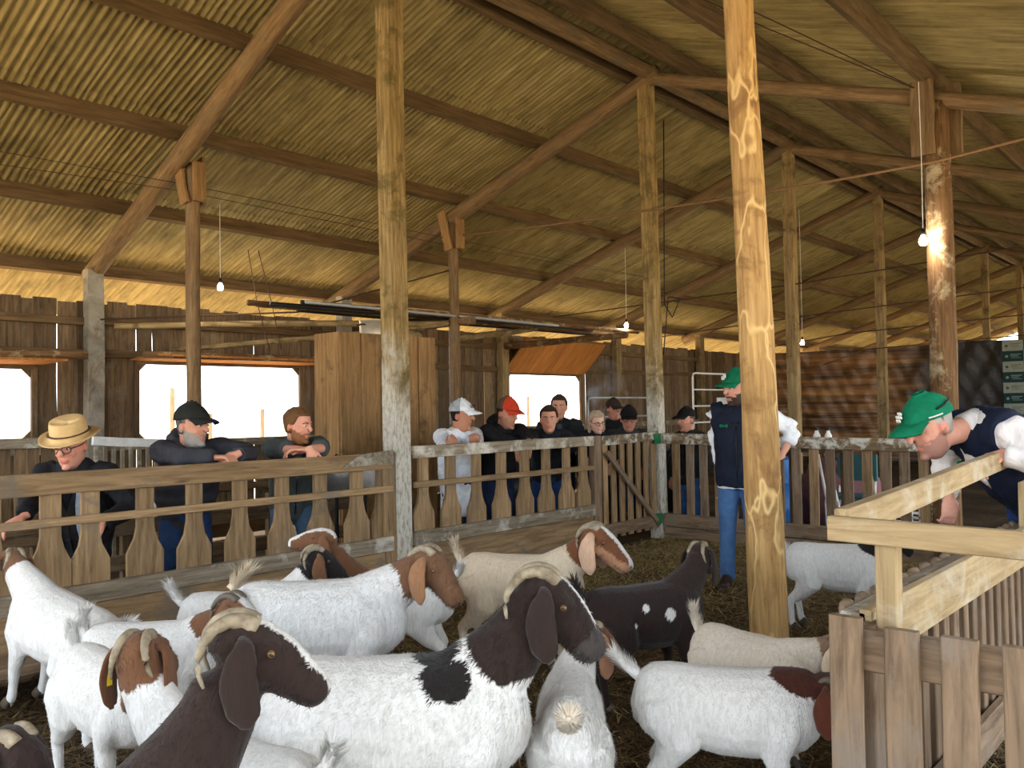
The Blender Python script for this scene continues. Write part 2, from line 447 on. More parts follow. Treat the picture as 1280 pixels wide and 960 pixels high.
# middle posts with bolster boards
def bolster_post(name, x, y, r, mat, label, top, two=True, seed=1):
    t = thing(name, label, 'post', (x, y, 0))
    log('pole', (x, y, -.05), (x, y, top), r * 1.05, r * .95, mat, t, seed, rough=.06, bend=.006)
    return t
for y, lb in ((4.65, 'round pole post with bolster boards under the thick log rafter, before the wide window'), (8.6, 'slender round pole post with bolster boards beside the plank cabinet')):
    x = -8.72; t = bolster_post('bolster_post', x, y, .075, M['rafter'], lb, zu(x) + .03, seed=int(y * 7))
    for s in (-1, 1):
        plank('bolster_board', (x + .0, y + s * .095, zu(x) - .42), (x - .10, y + s * .14, zu(x) + .13), .15, .035, M['cab'], t, (0, 1, 0))
    plank('bolster_block', (x + .13, y, zu(x) - .4), (x + .13, y, zu(x) + .02), .14, .05, M['cab'], t, (1, 0, 0))
t = bolster_post('bolster_post', -2.3, 8.6, .125, M['post_dark'], 'dark bark log post with a board bolster, beside the man leaning over the pen', zu(-2.3) + .02, seed=11)
plank('bolster_board', (-2.38, 8.45, 3.78), (-2.38, 8.45, 4.47), .2, .05, M['rafter'], t, (0, 1, 0))
plank('bolster_board', (-2.22, 8.75, 3.78), (-2.22, 8.75, 4.47), .2, .05, M['rafter'], t, (0, 1, 0))
o = log('log_post', (-2.2, 4.65, -.05), (-2.31, 4.65, zu(-2.3) + .1), .108, .085, M['post_yellow'], seed=21, n=20, rough=.045, bend=.006)
tag(o, 'thick peeled yellow log post with beetle tracks, in front of the man in jeans', 'post')
# posts of the window wall
for i, y in enumerate(TRUSS[:8]):
    if i == 0: continue
    o = plank('wall_post', (-11.27, y, -.05), (-11.27, y, zu(-11.27) + .06), .2, .16, M['concrete'] if i < 3 else M['post'], None, (1, 0, 0))
    tag(o, ['', 'pale squared wall post between the two wide windows', 'squared wall post hidden behind the plank cabinet', 'squared wall post beside the window with the orange shutter', 'squared wall post right of the orange shutter window', 'squared wall post behind the electrical panel', 'squared wall post next to the brown tarpaulin', 'far wall post behind the brown tarpaulin'][i], 'post', 'posts of the plank wall')
for i, y in enumerate(TRUSS[:9]):
    o = log('eave_post', (.75, y, -.05), (.75, y, zu(.75) + .02), .09, .085, M['post_dark'], seed=70 + i)
    tag(o, 'dark log post of the open side of the barn', 'post', 'posts of the open side')

# plank wall with three unglazed windows
wall = thing('wall_left', None, None, (XW, 10, 0), kind='structure')
WIN = [(2.4, 3.98, 1.2, 2.1), (5.25, 7.84, 1.13, 2.2), (12.63, 15.05, 1.1, 2.2)]
rw = random.Random(5); y = -2.0
while y < 27:
    wdt = rw.uniform(.17, .27); gap = rw.choice([.0, .001, .001, .002, .003, .008, .016]); ya, yb = y, y + wdt; ym = (ya + yb) / 2
    for (a, b, _, _) in WIN:                       # boards end flush at the windows
        if ya < a - .02 < yb - .0 and yb > a: yb = a
        if ya < b and yb > b + .02 and ya < b: ya = min(ya, b)
    top = 2.96 + rw.uniform(-.02, .03); xx = XW + rw.uniform(-.008, .008)
    hit = [wv for wv in WIN if wv[0] - .01 < ym < wv[1] + .01]
    if hit:
        (a, b, z0, z1) = hit[0]
        if yb > b + .03: yb = b
        plank('wall_board', (xx, (ya + yb) / 2, 0), (xx, (ya + yb) / 2, z0), yb - ya, .026, M['wall'], wall, (1, 0, 0))
        plank('wall_board', (xx, (ya + yb) / 2, z1), (xx, (ya + yb) / 2, top), yb - ya, .026, M['wall'], wall, (1, 0, 0))
    else:
        plank('wall_board', (xx, (ya + yb) / 2, 0), (xx, (ya + yb) / 2, top), yb - ya, .026, M['wall'], wall, (1, 0, 0))
    y = yb + gap
for z in (2.3, 2.72, .45):
    for a, b in ((-2, 4.55), (4.75, 8.5), (8.7, 12.3), (12.5, 16.2), (16.4, 20.0)):
        if z == .45 or True: plank('girt', (XW + .055, a, z), (XW + .055, b, z + rw.uniform(-.03, .03)), .10, .07, M['purlin'], wall, (1, 0, 0))
# lower rails in front of the wall below the windows
for a, b in ((-1, 4.5), (4.8, 8.5), (8.7, 12.3), (12.5, 16.2), (16.4, 20)):
    plank('sill_rail', (XW + .06, a, 1.09), (XW + .06, b, 1.08), .11, .06, M['fence_old'], wall, (1, 0, 0))

def window(n, a, b, z0, z1, ang, ln, hinge):
    t = thing('window_%d' % n, None, None, (XW, (a + b) / 2, z0), kind='structure')
    for yy in (a, b): plank('window_jamb', (XW + .02, yy, z0), (XW + .02, yy, z1), .05, .07, M['wall'], t, (0, 1, 0))
    plank('window_head', (XW + .02, a, z1 + .02), (XW + .02, b, z1 + .02), .06, .09, M['wall'], t, (0, 0, 1))
    c = .16
    for yy, zz, sy, sz in ((a, z0, 1, 1), (b, z0, -1, 1), (a, z1, 1, -1), (b, z1, -1, -1)):
        MB().prism([(yy, zz), (yy + sy * c, zz), (yy, zz + sz * c)], XW - .015, XW + .015, 0).build('corner_board', M['wall'], t)
    sh = thing('shutter', None, None, (XW + .04, (a + b) / 2, hinge)); sh.parent = t; sh.location = (.04, 0, hinge - z0)
    d = Vector((math.cos(ang), 0, math.sin(ang))); h = Vector((XW + .05, 0, hinge)); nb = max(6, int((b - a + .2) / .17)); wd = (b - a + .2) / nb
    up = (-math.sin(ang), 0, math.cos(ang))
    for k in range(nb):
        yy = a - .1 + (k + .5) * wd
        plank('shutter_board', h + Vector((0, yy, 0)), h + d * ln + Vector((0, yy, 0)), wd - .004, .025, M['shutter'], sh, up)
    nrm = Vector(up)
    for q in (.15, .85):
        p = h + d * (ln * q) + nrm * .035
        plank('shutter_batten', p + Vector((0, a - .05, 0)), p + Vector((0, b + .05, 0)), .09, .04, M['purlin'], sh, up)
    return t
window(1, *WIN[0], .02, .75, 2.14)
window(2, *WIN[1], .03, .8, 2.23)
window(3, *WIN[2], .80, .86, 2.22)
# log lintel poles carrying the open shutters
for a, b, z in ((2.2, 4.3, 2.26), (5.0, 8.1, 2.31)):
    o = log('shutter_pole', (-10.62, a, z - .06), (-10.62, b, z - .04), .045, .05, M['post_dark'], seed=int(a * 9), bend=.01)
    tag(o, 'rough pole under the raised shutter ' + ('behind the man in the black cap' if a > 3 else 'behind the man in the straw hat'), 'pole')

# brown tarpaulin screen across the barn
def tarp(x0, x1, y, ztop, name, mat, label):
    nx, nz = 150, 40; v = []; f = []
    for j in range(nz + 1):
        for i in range(nx + 1):
            x = x0 + (x1 - x0) * i / nx; u = j / nz; zt = ztop(x) - .05 * abs(math.sin(1.1 * x)) 
            z = zt * (1 - u) + .02 * u
            d = .035 * math.sin(5.1 * x + 2.2 * z + 1.5 * math.sin(2.0 * z)) * (.3 + .7 * u) + .03 * math.sin(9 * x - 5 * z) * math.sin(2.1 * x + .5) + .015 * math.sin(17 * x + 9 * z)
            v.append((x, y + d, z))
    n = len(v); v += [(a, b + .004, c) for a, b, c in v]
    for j in range(nz):
        for i in range(nx): a = j * (nx + 1) + i; q = (a, a + 1, a + nx + 2, a + nx + 1); f.append(q); f.append(tuple(n + k for k in reversed(q)))
    o = link(name, mesh(name, v, f, True), mat); tag(o, label, 'tarpaulin'); return o
def tarp_mat():
    m = NT('brown plastic tarpaulin', .35, .5)
    v = m.coords((.16, 1, 4.2), False); g = m.noise(v, 1.6, 5, .6, .4)
    c = m.ramp(g, [(.35, srgb(70, 50, 34)), (.5, srgb(140, 100, 62)), (.68, srgb(204, 150, 92))])  # orange bands paint the glow of light coming through the plastic from behind
    v2 = m.coords((1, 1, 1), False); m.bump(m.noise(v2, 9, 4, .6, 1.0), .5, .03)
    # darker sheet toward the banner
    sx = m.node('ShaderNodeSeparateXYZ'); tc = m.node('ShaderNodeTexCoord'); m.l.new(tc.outputs['Object'], sx.inputs[0])
    mr = m.node('ShaderNodeMapRange'); mr.inputs[1].default_value = -7.6; mr.inputs[2].default_value = -6.6; m.l.new(sx.outputs[0], mr.inputs[0])
    return m.col(m.mix(c, srgb(44, 38, 32), mr.outputs[0]))
M['tarp'] = tarp_mat()
tarp(-11.2, 1.0, 23.75, lambda x: 3.02 - .0 * x, 'tarpaulin', M['tarp'], 'dark brown plastic tarpaulin hung across the barn behind the slatted fence')
# ------------------------------------------------------------------ fences
def picket_mesh(w0, w1, z0, z1, mat, th=.028, seed=0):
    r = random.Random(seed); j = lambda: r.uniform(-.008, .008)
    a, b = w0 / 2 + j() / 2, w1 / 2 + j() / 2; zs = z0 + .14 + j(); zt = z0 + .31 + j()
    right = [(a, z0), (a, zs), (a * .80, zs + .045), (b * 1.28, zs + .09), (b, zt), (b, z1)]
    poly = right + [(-x, z) for x, z in reversed(right)]
    return MB().prism(poly, -th / 2, th / 2, 0).mesh('picket', False, mat)
def picket_fence(ys, y0, y1, label, mtop, mrail, mat, ztop=1.165, wt=.13):
    t = thing('picket_fence', label, 'fence', (XR, (y0 + y1) / 2, 0))
    x = XR + .045
    plank('top_rail', (x + .015, y0, ztop - wt / 2 + .005), (x + .015, y1, ztop - wt / 2), wt, .05, mtop, t, (1, 0, 0))
    plank('middle_rail', (x + .03, y0, .885), (x + .03, y1, .875), .05, .03, mrail, t, (1, 0, 0))
    for k, y in enumerate(ys):
        link('picket', picket_mesh(.232, .11, .49, ztop - wt + .03, M['fence_v'], seed=k + int(y0 * 31)), M['fence_v'], t, Matrix.Translation((x - .01, y, 0)))
    plank('bottom_rail', (x + .02, y0, .445), (x + .02, y1, .435), .115, .055, M['fence_old'], t, (1, 0, 0))
    plank('kick_board', (x, y0, .26), (x, y1, .25), .25, .035, mat, t, (1, 0, 0))
    plank('kick_board', (x - .01, y0, .06), (x - .01, y1, .05), .16, .035, M['slat'], t, (1, 0, 0))
    return t
FA = picket_fence([1.02, 1.33, 1.65, 1.965, 2.19, 2.525, 2.855, 3.19, 3.525, 3.855, 4.195, 4.45], .8, 4.52, 'weathered picket fence under the arms of the men at the wide windows', M['fence'], M['fence'], M['fence'])
picket_fence([4.89, 5.21, 5.53, 5.86, 6.19, 6.51, 6.83, 7.11], 4.76, 7.24, 'greyish picket fence in front of the man in the white shirt', M['fence_old'], M['fence'], M['fence'], 1.2, .1)
MB().prism([(4.02, 1.075), (4.2, 1.165), (4.52, 1.185), (4.52, 1.075)], XR + .083, XR + .10, 0).build('rail_splice', M['fence_old'], FA)
# companion stake beside the first ridge post, and the ledge along the fence foot
o = plank('stake', (XR + .03, 4.60 - .08, -.05), (XR + .03, 4.57 - .08, 1.17), .12, .09, M['fence'], None, (1, 0, 0)); tag(o, 'short squared stake nailed to the tall post at the fence joint', 'post')
o = plank('ledge_board', (XR + .3, .6, .17), (XR + .3, 4.3, .17), .34, .05, M['slat'], None, (0, 0, 1)); tag(o, 'low plank ledge along the foot of the weathered picket fence', 'plank')
for yy in (.8, 2.0, 3.2, 4.2):
    o = plank('ledge_block', (XR + .3, yy, 0), (XR + .3, yy, .15), .2, .1, M['slat'], None, (1, 0, 0)); tag(o, 'wooden block under the low plank ledge', 'block', 'blocks under the ledge')

# slatted gate
g = thing('gate', 'slatted wooden gate with a diagonal brace beside the hinge post', 'gate', (XR, 7.9, 0)); x = XR + .03
plank('stile', (x, 7.33, .08), (x, 7.33, 1.2), .13, .07, M['slat'], g, (1, 0, 0))
plank('top_rail', (x + .03, 7.4, 1.14), (x + .03, 8.5, 1.16), .1, .04, M['rail_spot'], g, (1, 0, 0))
plank('bottom_rail', (x + .03, 7.4, .2), (x + .03, 8.5, .2), .12, .04, M['slat'], g, (1, 0, 0))
for k in range(7): plank('slat', (x, 7.5 + k * .158, .1), (x, 7.5 + k * .158, 1.12), .085, .025, M['fence'], g, (1, 0, 0), k % 3)
plank('diagonal_brace', (x + .06, 7.46, 1.02), (x + .06, 8.42, .2), .06, .03, M['slat'], g, (1, 0, 0))
M['green'] = plain('green painted iron', srgb(28, 110, 70), .5)
for z in (.22, 1.13): MB().box((x + .05, 8.4, z - .06), (x + .065, 8.52, z + .06)).build('hinge', M['green'], g)

# slatted fence across, behind the man in jeans
YB = 8.6
fb = thing('slatted_fence', 'dark slatted fence with a spattered top rail between hinge post and dark log post', 'fence', (-3.9, YB, 0))
plank('top_rail', (-5.3, YB - .03, 1.13), (-2.42, YB - .03, 1.09), .12, .07, M['rail_spot'], fb, (0, -1, 0))
plank('bottom_rail', (-5.3, YB - .03, .2), (-2.42, YB - .03, .2), .14, .05, M['slat'], fb, (0, -1, 0))
plank('kick_board', (-5.3, YB - .02, .06), (-2.42, YB - .02, .05), .12, .04, M['slat'], fb, (0, -1, 0))
for k in range(16):
    xx = -5.16 + k * .178; plank('slat', (xx, YB, .12), (xx + random.uniform(-.01, .01), YB, 1.1), .095, .028, M['slat'] if k % 3 else M['fence'], fb, (0, -1, 0), k % 4)

# feeding pen: planked front, slatted feeder side, and a pale rail frame above
XC, YC, ZC = -1.0, 2.53, .85
pf = thing('plank_fence', 'broad plank pen front beside the goat with the maroon head', 'fence', (-.3, YC, 0))
for k, xx in enumerate([-.955, -.80, -.655, -.505, -.35, -.2, -.05, .1, .25]):
    plank('plank', (xx, YC - .02, .0), (xx, YC - .02, ZC + (.02 if k else .035)), .09, .03, M['slat'], pf, (0, -1, 0), k % 4)
plank('top_rail', (-.99, YC + .025, ZC - .06), (.6, YC + .025, ZC - .06), .12, .045, M['slat'], pf, (0, -1, 0))
plank('bottom_rail', (-.99, YC + .025, .15), (.6, YC + .025, .15), .12, .045, M['slat'], pf, (0, -1, 0))
plank('corner_post', (-.94, YC + .09, 0), (-.94, YC + .09, ZC), .08, .08, M['slat'], pf, (0, -1, 0))
ps = thing('feeder_fence', 'slatted feeder side of the pen with a wide pale top board', 'fence', (XC, 4.5, 0))
YE = 7.6
plank('top_board', (XC + .06, YC + .1, ZC - .05), (XC + .06, YE, ZC - .05), .17, .035, M['pale'], ps, (1, 0, 0))
plank('ledge', (XC + .018, YC + .1, ZC + .005), (XC + .018, YE, ZC + .005), .075, .03, M['fence_old'], ps, (0, 0, 1))
plank('bottom_board', (XC + .06, YC + .1, .12), (XC + .06, YE, .12), .16, .035, M['slat'], ps, (1, 0, 0))
k = 0; yy = YC + .22
while yy < YE:
    plank('batten', (XC + .02, yy, .02), (XC + .02, yy, ZC - .02), .062, .025, M['slat'], ps, (1, 0, 0), k % 4)
    st = MB(); st.tube([(XC - .042, yy, ZC - .8), (XC - .042, yy, ZC + .0), (XC - .042, yy, ZC + .020), (XC - .042, yy, ZC + .028)], [(.045, .02), (.045, .02), (.04, .018), (.02, .01)], 10, up=(1, 0, 0))
    st.build('stub', M['slat'], ps, smooth=True)
    yy += .135; k += 1
fr = thing('rail_frame', 'pale new timber rail frame above the feeder, gripped by the leaning man', 'railing', (XC, 3.4, ZC))
plank('side_rail', (XC - .0, 2.62, 1.135), (XC - .02, 4.85, 1.215), .09, .045, M['pale'], fr, (1, 0, 0))
plank('front_rail', (XC - .03, 2.60, 1.123), (.55, 2.60, 1.108), .074, .04, M['pale'], fr, (0, -1, 0))
plank('upright', (-.87, 2.63, ZC - .06), (-.87, 2.63, 1.10), .06, .055, M['pale'], fr, (0, -1, 0))
plank('end_rail', (XC - .03, 4.86, 1.215), (.3, 4.86, 1.23), .08, .04, M['pale'], fr, (0, -1, 0))
plank('end_upright', (XC + .06, 4.84, ZC - .1), (XC + .06, 4.84, 1.2), .06, .05, M['pale'], fr, (0, -1, 0))

# ------------------------------------------------------------------ plank cabinet and what stands on it
cb = thing('cabinet', 'tall plank cabinet standing behind the picket fence post', 'cabinet', (-7.2, 5.95, 0))
MB().box((-7.43, 5.31, .05), (-7.03, 6.58, 2.27)).build('carcass', M['cab'], cb)
for k in range(5): plank('front_board', (-7.015, 5.42 + k * .262, .03), (-7.015, 5.42 + k * .262, 2.30), .256, .028, M['cab'], cb, (1, 0, 0), k)
for k in range(2): plank('side_board', (-7.33 + k * .205, 5.295, .03), (-7.33 + k * .205, 5.295, 2.30), .2, .028, M['cab'], cb, (0, -1, 0), k + 3)
pot = thing('cooking_pot', 'dented aluminium pot standing on top of the plank cabinet', 'pot', (-7.2, 5.86, 2.27))
MB().lathe([(0, .03), (.125, .03), (.13, .05), (.132, .2), (.14, .205), (.136, .21), (.126, .2), (.12, .06), (0, .055)], 24, (-7.2, 5.86, 2.25)).build('body', M['alu'], pot, smooth=True)
for s in (-1, 1):
    MB().tube([(-7.2 + s * .045, 5.86 - .125, 2.41), (-7.2 + s * .05, 5.86 - .165, 2.41), (-7.2, 5.86 - .175, 2.41)], .008, 6).build('handle', M['black'], pot, smooth=True)
o = log('firewood_log', (-7.18, 6.12, 2.35), (-7.22, 6.55, 2.34), .06, .045, M['post'], seed=5, rough=.12); tag(o, 'short crooked log lying on top of the plank cabinet', 'log')

# poles and pipes stored overhead on the ties
for k, y in enumerate((4.65, 8.6, 12.41)):
    if k: 
        o = log('tie_beam', (-11.2, y, 2.72), (-8.4, y + .05, 2.74), .06, .06, M['post_dark'], seed=90 + k); tag(o, 'horizontal tie pole carrying the stored pipes ' + ('near the cabinet' if k == 1 else 'near the orange shutter'), 'beam')
PP = [(-8.95, 5.75, 12.0, 2.80, .03, 'black_pipe'), (-9.05, 6.25, 12.6, 2.87, .028, 'black_pipe'), (-9.2, 5.6, 13.2, 2.82, .035, 'post_dark'), (-8.75, 7.2, 13.4, 2.84, .04, 'post_dark'), (-9.35, 6.4, 12.9, 2.81, .03, 'black_pipe'), (-8.6, 6.0, 11.0, 2.81, .022, 'grey_pipe'), (-9.5, 5.9, 13.0, 2.86, .04, 'post_dark')]
for k, (x, a, b, z, r, mt) in enumerate(PP):
    o = log('stored_pole', (x, a, z), (x + .15 - .06 * k, b, z + .03), r, r * .9, M[mt], seed=100 + k, n=8, bend=.003, rough=.02 if 'pipe' in mt else .05)
    tag(o, {'black_pipe': ['long black plastic pipe stored overhead, its end above the wide window', 'black plastic pipe laid on top of the other stored pipes', '', '', 'black plastic pipe stored overhead between the dark poles'][k] if k < 5 else '', 'post_dark': ['', '', 'long dark wooden pole stored overhead under the black pipes', 'dark wooden pole stored overhead closest to the cabinet', '', '', 'dark wooden pole stored overhead closest to the plank wall'][k], 'grey_pipe': 'grey metal pipe stored overhead above the cabinet'}[mt], 'pipe' if 'pipe' in mt else 'pole', 'pipes and poles stored overhead')
for k, (A, B, r) in enumerate([((-10.9, 4.75, 2.62), (-8.75, 8.5, 2.72), .04), ((-11.1, 5.6, 2.35), (-8.8, 8.4, 2.70), .035), ((-8.72, 8.62, 2.5), (-9.4, 11.2, 2.86), .05)]):
    o = log('brace_pole', A, B, r, r, M['post'], seed=120 + k, n=8); tag(o, ['thin brace pole rising from the wall post past the wide window', 'thin brace pole rising above the shutter of the wide window', 'brace pole rising from the slender pole post toward the pipes'][k], 'pole')

# ------------------------------------------------------------------ banner with printed panels on the tarpaulin
def panel_mat(bgc, fg):
    m = NT('printed panel ' + str(bgc[:2]), .6, .2); return m.col(bgc)
bn = thing('banner', 'checkered grey and green printed banner hung on the dark tarpaulin', 'banner', (-3.9, 23.6, 1.2))
M['panel_grey'] = plain('grey banner print', srgb(150, 158, 146), .6); M['panel_green'] = plain('dark green banner print', srgb(22, 56, 52), .6)
M['print_dark'] = plain('dark print', srgb(70, 84, 70), .6); M['print_light'] = plain('light print', srgb(128, 150, 146), .6); M['print_tan'] = plain('tan print', srgb(124, 112, 80), .6)
for r in range(9):
    for c in range(5):
        x0 = -4.98 + c * .45; z0 = 2.70 - r * .255; gr = (r + c) % 2 == 0
        MB().box((x0, 23.58, z0), (x0 + .45, 23.6, z0 + .255)).build('panel', M['panel_grey' if gr else 'panel_green'], bn)
        q = MB(); cx, cz = x0 + .09, z0 + .125
        q.add([(cx + .035 * math.cos(a * PI / 4), 23.576, cz + .035 * math.sin(a * PI / 4)) for a in range(8)], [tuple(range(8))])
        q.build('printed_emblem', M['print_dark' if gr else 'print_light'], bn)
        q = MB()
        for i, (a, b, h) in enumerate(((.17, .40, .02), (.17, .34, .018), (.19, .40, .012))): q.box((x0 + a, 23.575, z0 + .16 - i * .04), (x0 + b, 23.579, z0 + .16 - i * .04 + h))
        q.build('printed_lines', M['print_tan' if gr else 'print_light'], bn)

# ------------------------------------------------------------------ lamps
def bulb(p, cord_top, label, e):
    x, y, z = p; t = thing('light_bulb', label, 'lamp', p)
    m = NT('lit bulb', .3); m.b.inputs['Emission Color'].default_value = (1, .93, .78, 1); m.b.inputs['Emission Strength'].default_value = e; m.col((1, 1, 1, 1))
    MB().lathe([(0, -.065), (.02, -.062), (.033, -.045), (.037, -.025), (.033, -.003), (.02, .02), (.014, .035), (0, .035)], 16, p).build('glass_bulb', m.mat, t, smooth=True)
    MB().lathe([(0, .03), (.018, .03), (.02, .05), (.016, .085), (.006, .095), (0, .095)], 12, p).build('socket', M['black'], t, smooth=True)
    MB().tube([(x, y, z + .09), (x + .006, y - .004, (z + cord_top) / 2), (x, y, cord_top)], .004, 5).build('cord', M['white_paint'], t)
bulb((-9.8, 5.58, 3.09), zu(-9.8) + .3, 'lit bare bulb hanging above the wide window', 260)
bulb((-8.7, 12.9, 2.98), zu(-8.7) + .3, 'lit bare bulb hanging near the orange shutter', 260)
bulb((-2.36, 8.3, 2.98), 4.42, 'lit bare bulb hanging beside the dark log post', 300)
bulb((-6.77, 16.0, 2.69), zroof(-6.77), 'distant lit bare bulb above the brown tarpaulin', 260)

# ------------------------------------------------------------------ wires
def wire(pts, r, label, mat='wire', name='wire', sag=0.0):
    P = []
    for (a, b) in zip(pts[:-1], pts[1:]):
        for i in range(8):
            u = i / 8; q = Vector(a).lerp(Vector(b), u); q.z -= sag * 4 * u * (1 - u); P.append(q)
    P.append(Vector(pts[-1])); o = MB().tube(P, r, 6).build(name, M[mat], None, smooth=True); return tag(o, label, 'rope' if name == 'rope' else 'wire')
wire([(-8.72, 8.65, 3.98), (-5.36, 8.51, 3.78), (-2.3, 8.45, 3.70), (.8, 8.5, 4.0)], .014, 'thick old rope slung between the posts under the roof', 'rope', 'rope', sag=.02)
wire([(-11.2, 4.7, 2.72), (-9.5, 6.5, 2.80), (-8.72, 8.6, 3.5)], .012, 'thin cable rising from the wall post to the slender pole post')
for k, z in enumerate((3.35, 2.98, 2.72, 2.5)):
    o = wire([(-9.5 + k, 11.8 + 1.5 * k, z - .25), (-5.33, 12.41 + 1.0 * k, z - .06), (.9, 12.6 + 1.6 * k, z + .3)], .010, 'dark trellis wire stretched across the barn before the tarpaulin'); o['group'] = 'trellis wires'
for k, (y0, z0) in enumerate(((2.8, 4.1), (2.5, 4.05))):
    o = wire([(-9.4 - .1 * k, 1.0, z0 - .1 * k), (-8.9, 4.6, 4.02 - .08 * k), (-8.8, 8.5, 3.95 - .1 * k), (-8.7, 14, 3.9)], .004, 'fine wire strung along the window-side roof slope'); o['group'] = 'fine wires under the roof'
for k in range(2):
    o = wire([(-3.9 + .12 * k, 4.7, 5.0), (-3.2 + .12 * k, 7.0, 4.75), (-2.4, 8.5, 4.4)], .005, 'fine wire strung to the dark log post under the roof'); o['group'] = 'fine wires to the dark post'
o = wire([(-9.85, 6.0, 3.6), (-9.8, 6.1, 2.9), (-9.75, 6.25, 2.3)], .006, 'thin cord hanging down past the wide window'); o['group'] = 'hanging cords'
o = wire([(-9.8, 6.12, 3.6), (-9.7, 6.25, 2.9), (-9.72, 6.4, 2.32)], .006, 'thin cord hanging down past the wide window'); o['group'] = 'hanging cords'
ch = thing('chain', 'thin chain hanging beside the man in the white cap', 'chain', (-8.86, 8.63, 1.3))
for k in range(26):
    c = (-8.86, 8.63, 2.70 - k * .055); ring = [(c[0] + (.012 * math.cos(a) if k % 2 else 0), c[1] + (0 if k % 2 else .012 * math.cos(a)), c[2] + .034 * math.sin(a)) for a in [i * PI / 4 for i in range(9)]]
    MB().tube(ring, .006, 5).build('link', M['grey_pipe'], ch, smooth=True)
P = [Vector((-3.3, 5.9, 2.9))]
o = wire([(-6.2, 10.2, zroof(-6.2)), (-6.25, 10.2, 2.9), (-6.1, 10.15, 2.7), (-6.0, 10.2, 2.95), (-6.2, 10.22, 3.0), (-6.28, 10.2, 2.2)], .008, 'coiled black cable hanging behind the man in the green cap', 'black')

# ------------------------------------------------------------------ things in the aisle and behind the slatted fence
rk = thing('hay_rack', 'slatted rack with a white top strip behind the man in the straw hat', 'rack', (-9, 4.0, 0))
plank('top_strip', (-9, 3.70, 1.24), (-9, 4.50, 1.18), .09, .05, M['white_paint'], rk, (1, 0, 0))
for k in range(9): plank('rack_slat', (-9.02, 3.74 + k * .09, -.03), (-9.02, 3.74 + k * .09, 1.18), .04, .03, M['fence_old'], rk, (1, 0, 0))
plank('base_rail', (-9, 3.7, .3), (-9, 4.5, .3), .1, .06, M['wall'], rk, (1, 0, 0))
for i, (a, b, ze) in enumerate(((.5, 3.6, 1.24), (4.55, 5.2, 1.12))):
    lw = thing('aisle_barrier', ['low board barrier behind the man in the straw hat', 'low board barrier behind the man in the black cap'][i], 'fence', (-9.1, (a + b) / 2, 0))
    plank('top_rail', (-9.1, a, ze), (-9.1, b, ze), .1, .06, M['fence_old'], lw, (1, 0, 0))
    n = int((b - a) / .25)
    for k in range(n): plank('board', (-9.14, a + .13 + k * .25, 0), (-9.14, a + .13 + k * .25, ze - .03), .225, .03, M['wall'], lw, (1, 0, 0), k % 3)
lw = thing('aisle_barrier', 'long low barrier with feed boards behind the leaning men', 'fence', (-6.75, 3.5, 0))
for z in (.35, .62): plank('barrier_rail', (-6.75, .9, z), (-6.75, 5.2, z), .12, .05, M['wall'], lw, (1, 0, 0))
for k in range(7): plank('barrier_stake', (-6.79, 1.1 + k * .65, 0), (-6.79, 1.1 + k * .65, .78), .09, .06, M['wall'], lw, (1, 0, 0))
for k, (y, z) in enumerate(((4.78, .99), (5.10, .98), (4.45, .98))):
    b = thing('feed_bucket', ['pale grey feed bucket with a dark inside hung behind the fence', 'white round feed bucket hung beside the tall fence post', 'white feed bucket hung behind the man in the grey sweatshirt'][k], 'bucket', (-6.4, y, z - .2))
    MB().lathe([(0, -.2), (.09, -.19), (.13, -.1), (.15, .03), (.157, .03), (.14, -.1), (.1, -.2), (0, -.21)][::-1], 20, (-6.4, y, z)).build('bowl', M['white_paint'] if k else M['grey_pipe'], b, smooth=True)
    MB().tube([(-6.4, y - .15, z + .03), (-6.4, y, z + .12), (-6.4, y + .15, z + .03)], .006, 6).build('handle', M['black'], b)
    MB().tube([(-6.4, y, z - .2), (-6.4, y, .0)], .02, 6).build('stand', M['black'], b)
def hurdle(x, y0, y1, z0, z1, label, mat='grey_pipe', r=.018):
    t = thing('tube_hurdle', label, 'hurdle', (x, (y0 + y1) / 2, 0))
    MB().tube([(x, y0, 0), (x, y0, z1 - .08), (x, y0 + .03, z1 - .02), (x, y0 + .1, z1), (x, y1 - .1, z1), (x, y1 - .03, z1 - .02), (x, y1, z1 - .08), (x, y1, 0)], r, 8).build('tube_frame', M[mat], t, smooth=True)
    for k in range(1, 4): MB().tube([(x, y0, z1 - k * .33), (x, y1, z1 - k * .33)], r * .8, 8).build('cross_tube', M[mat], t, smooth=True)
hurdle(-8.7, 11.7, 13.6, .2, 1.66, 'grey tube hurdle behind the woman with glasses')
hurdle(-8.7, 15.2, 17.2, .2, 2.15, 'tall white tube hurdle behind the electrical panel', 'white_paint', .02)
ep = thing('electrical_panel', 'white electrical panel with socket holes behind the slatted fence', 'panel', (-6.45, 12.3, .7))
MB().box((-6.62, 12.3, 1.05), (-6.30, 12.42, 1.62)).build('case', M['white_paint'], ep)
for r in range(3):
    for c in range(4 if r else 2): MB().box((-6.58 + c * .065, 12.285, 1.2 + r * .085), (-6.545 + c * .065, 12.305, 1.23 + r * .085)).build('socket_hole', M['black'], ep)
MB().box((-6.5, 12.32, 0), (-6.42, 12.4, 1.06)).build('stand', M['wall'], ep)
br = thing('barrel', 'blue plastic barrel behind the yellow log post', 'barrel', (-4.42, 9.35, 0))
MB().lathe([(0, 0), (.24, 0), (.26, .03), (.275, .3), (.285, .32), (.275, .34), (.28, .6), (.29, .62), (.275, .64), (.26, .86), (.24, .9), (0, .9)], 24, (-4.42, 9.35, 0)).build('drum', M['blue'], br, smooth=True)
MB().lathe([(0, .9), (.05, .9), (.05, .925), (0, .93)], 12, (-4.32, 9.35, 0)).build('bung', M['black'], br)
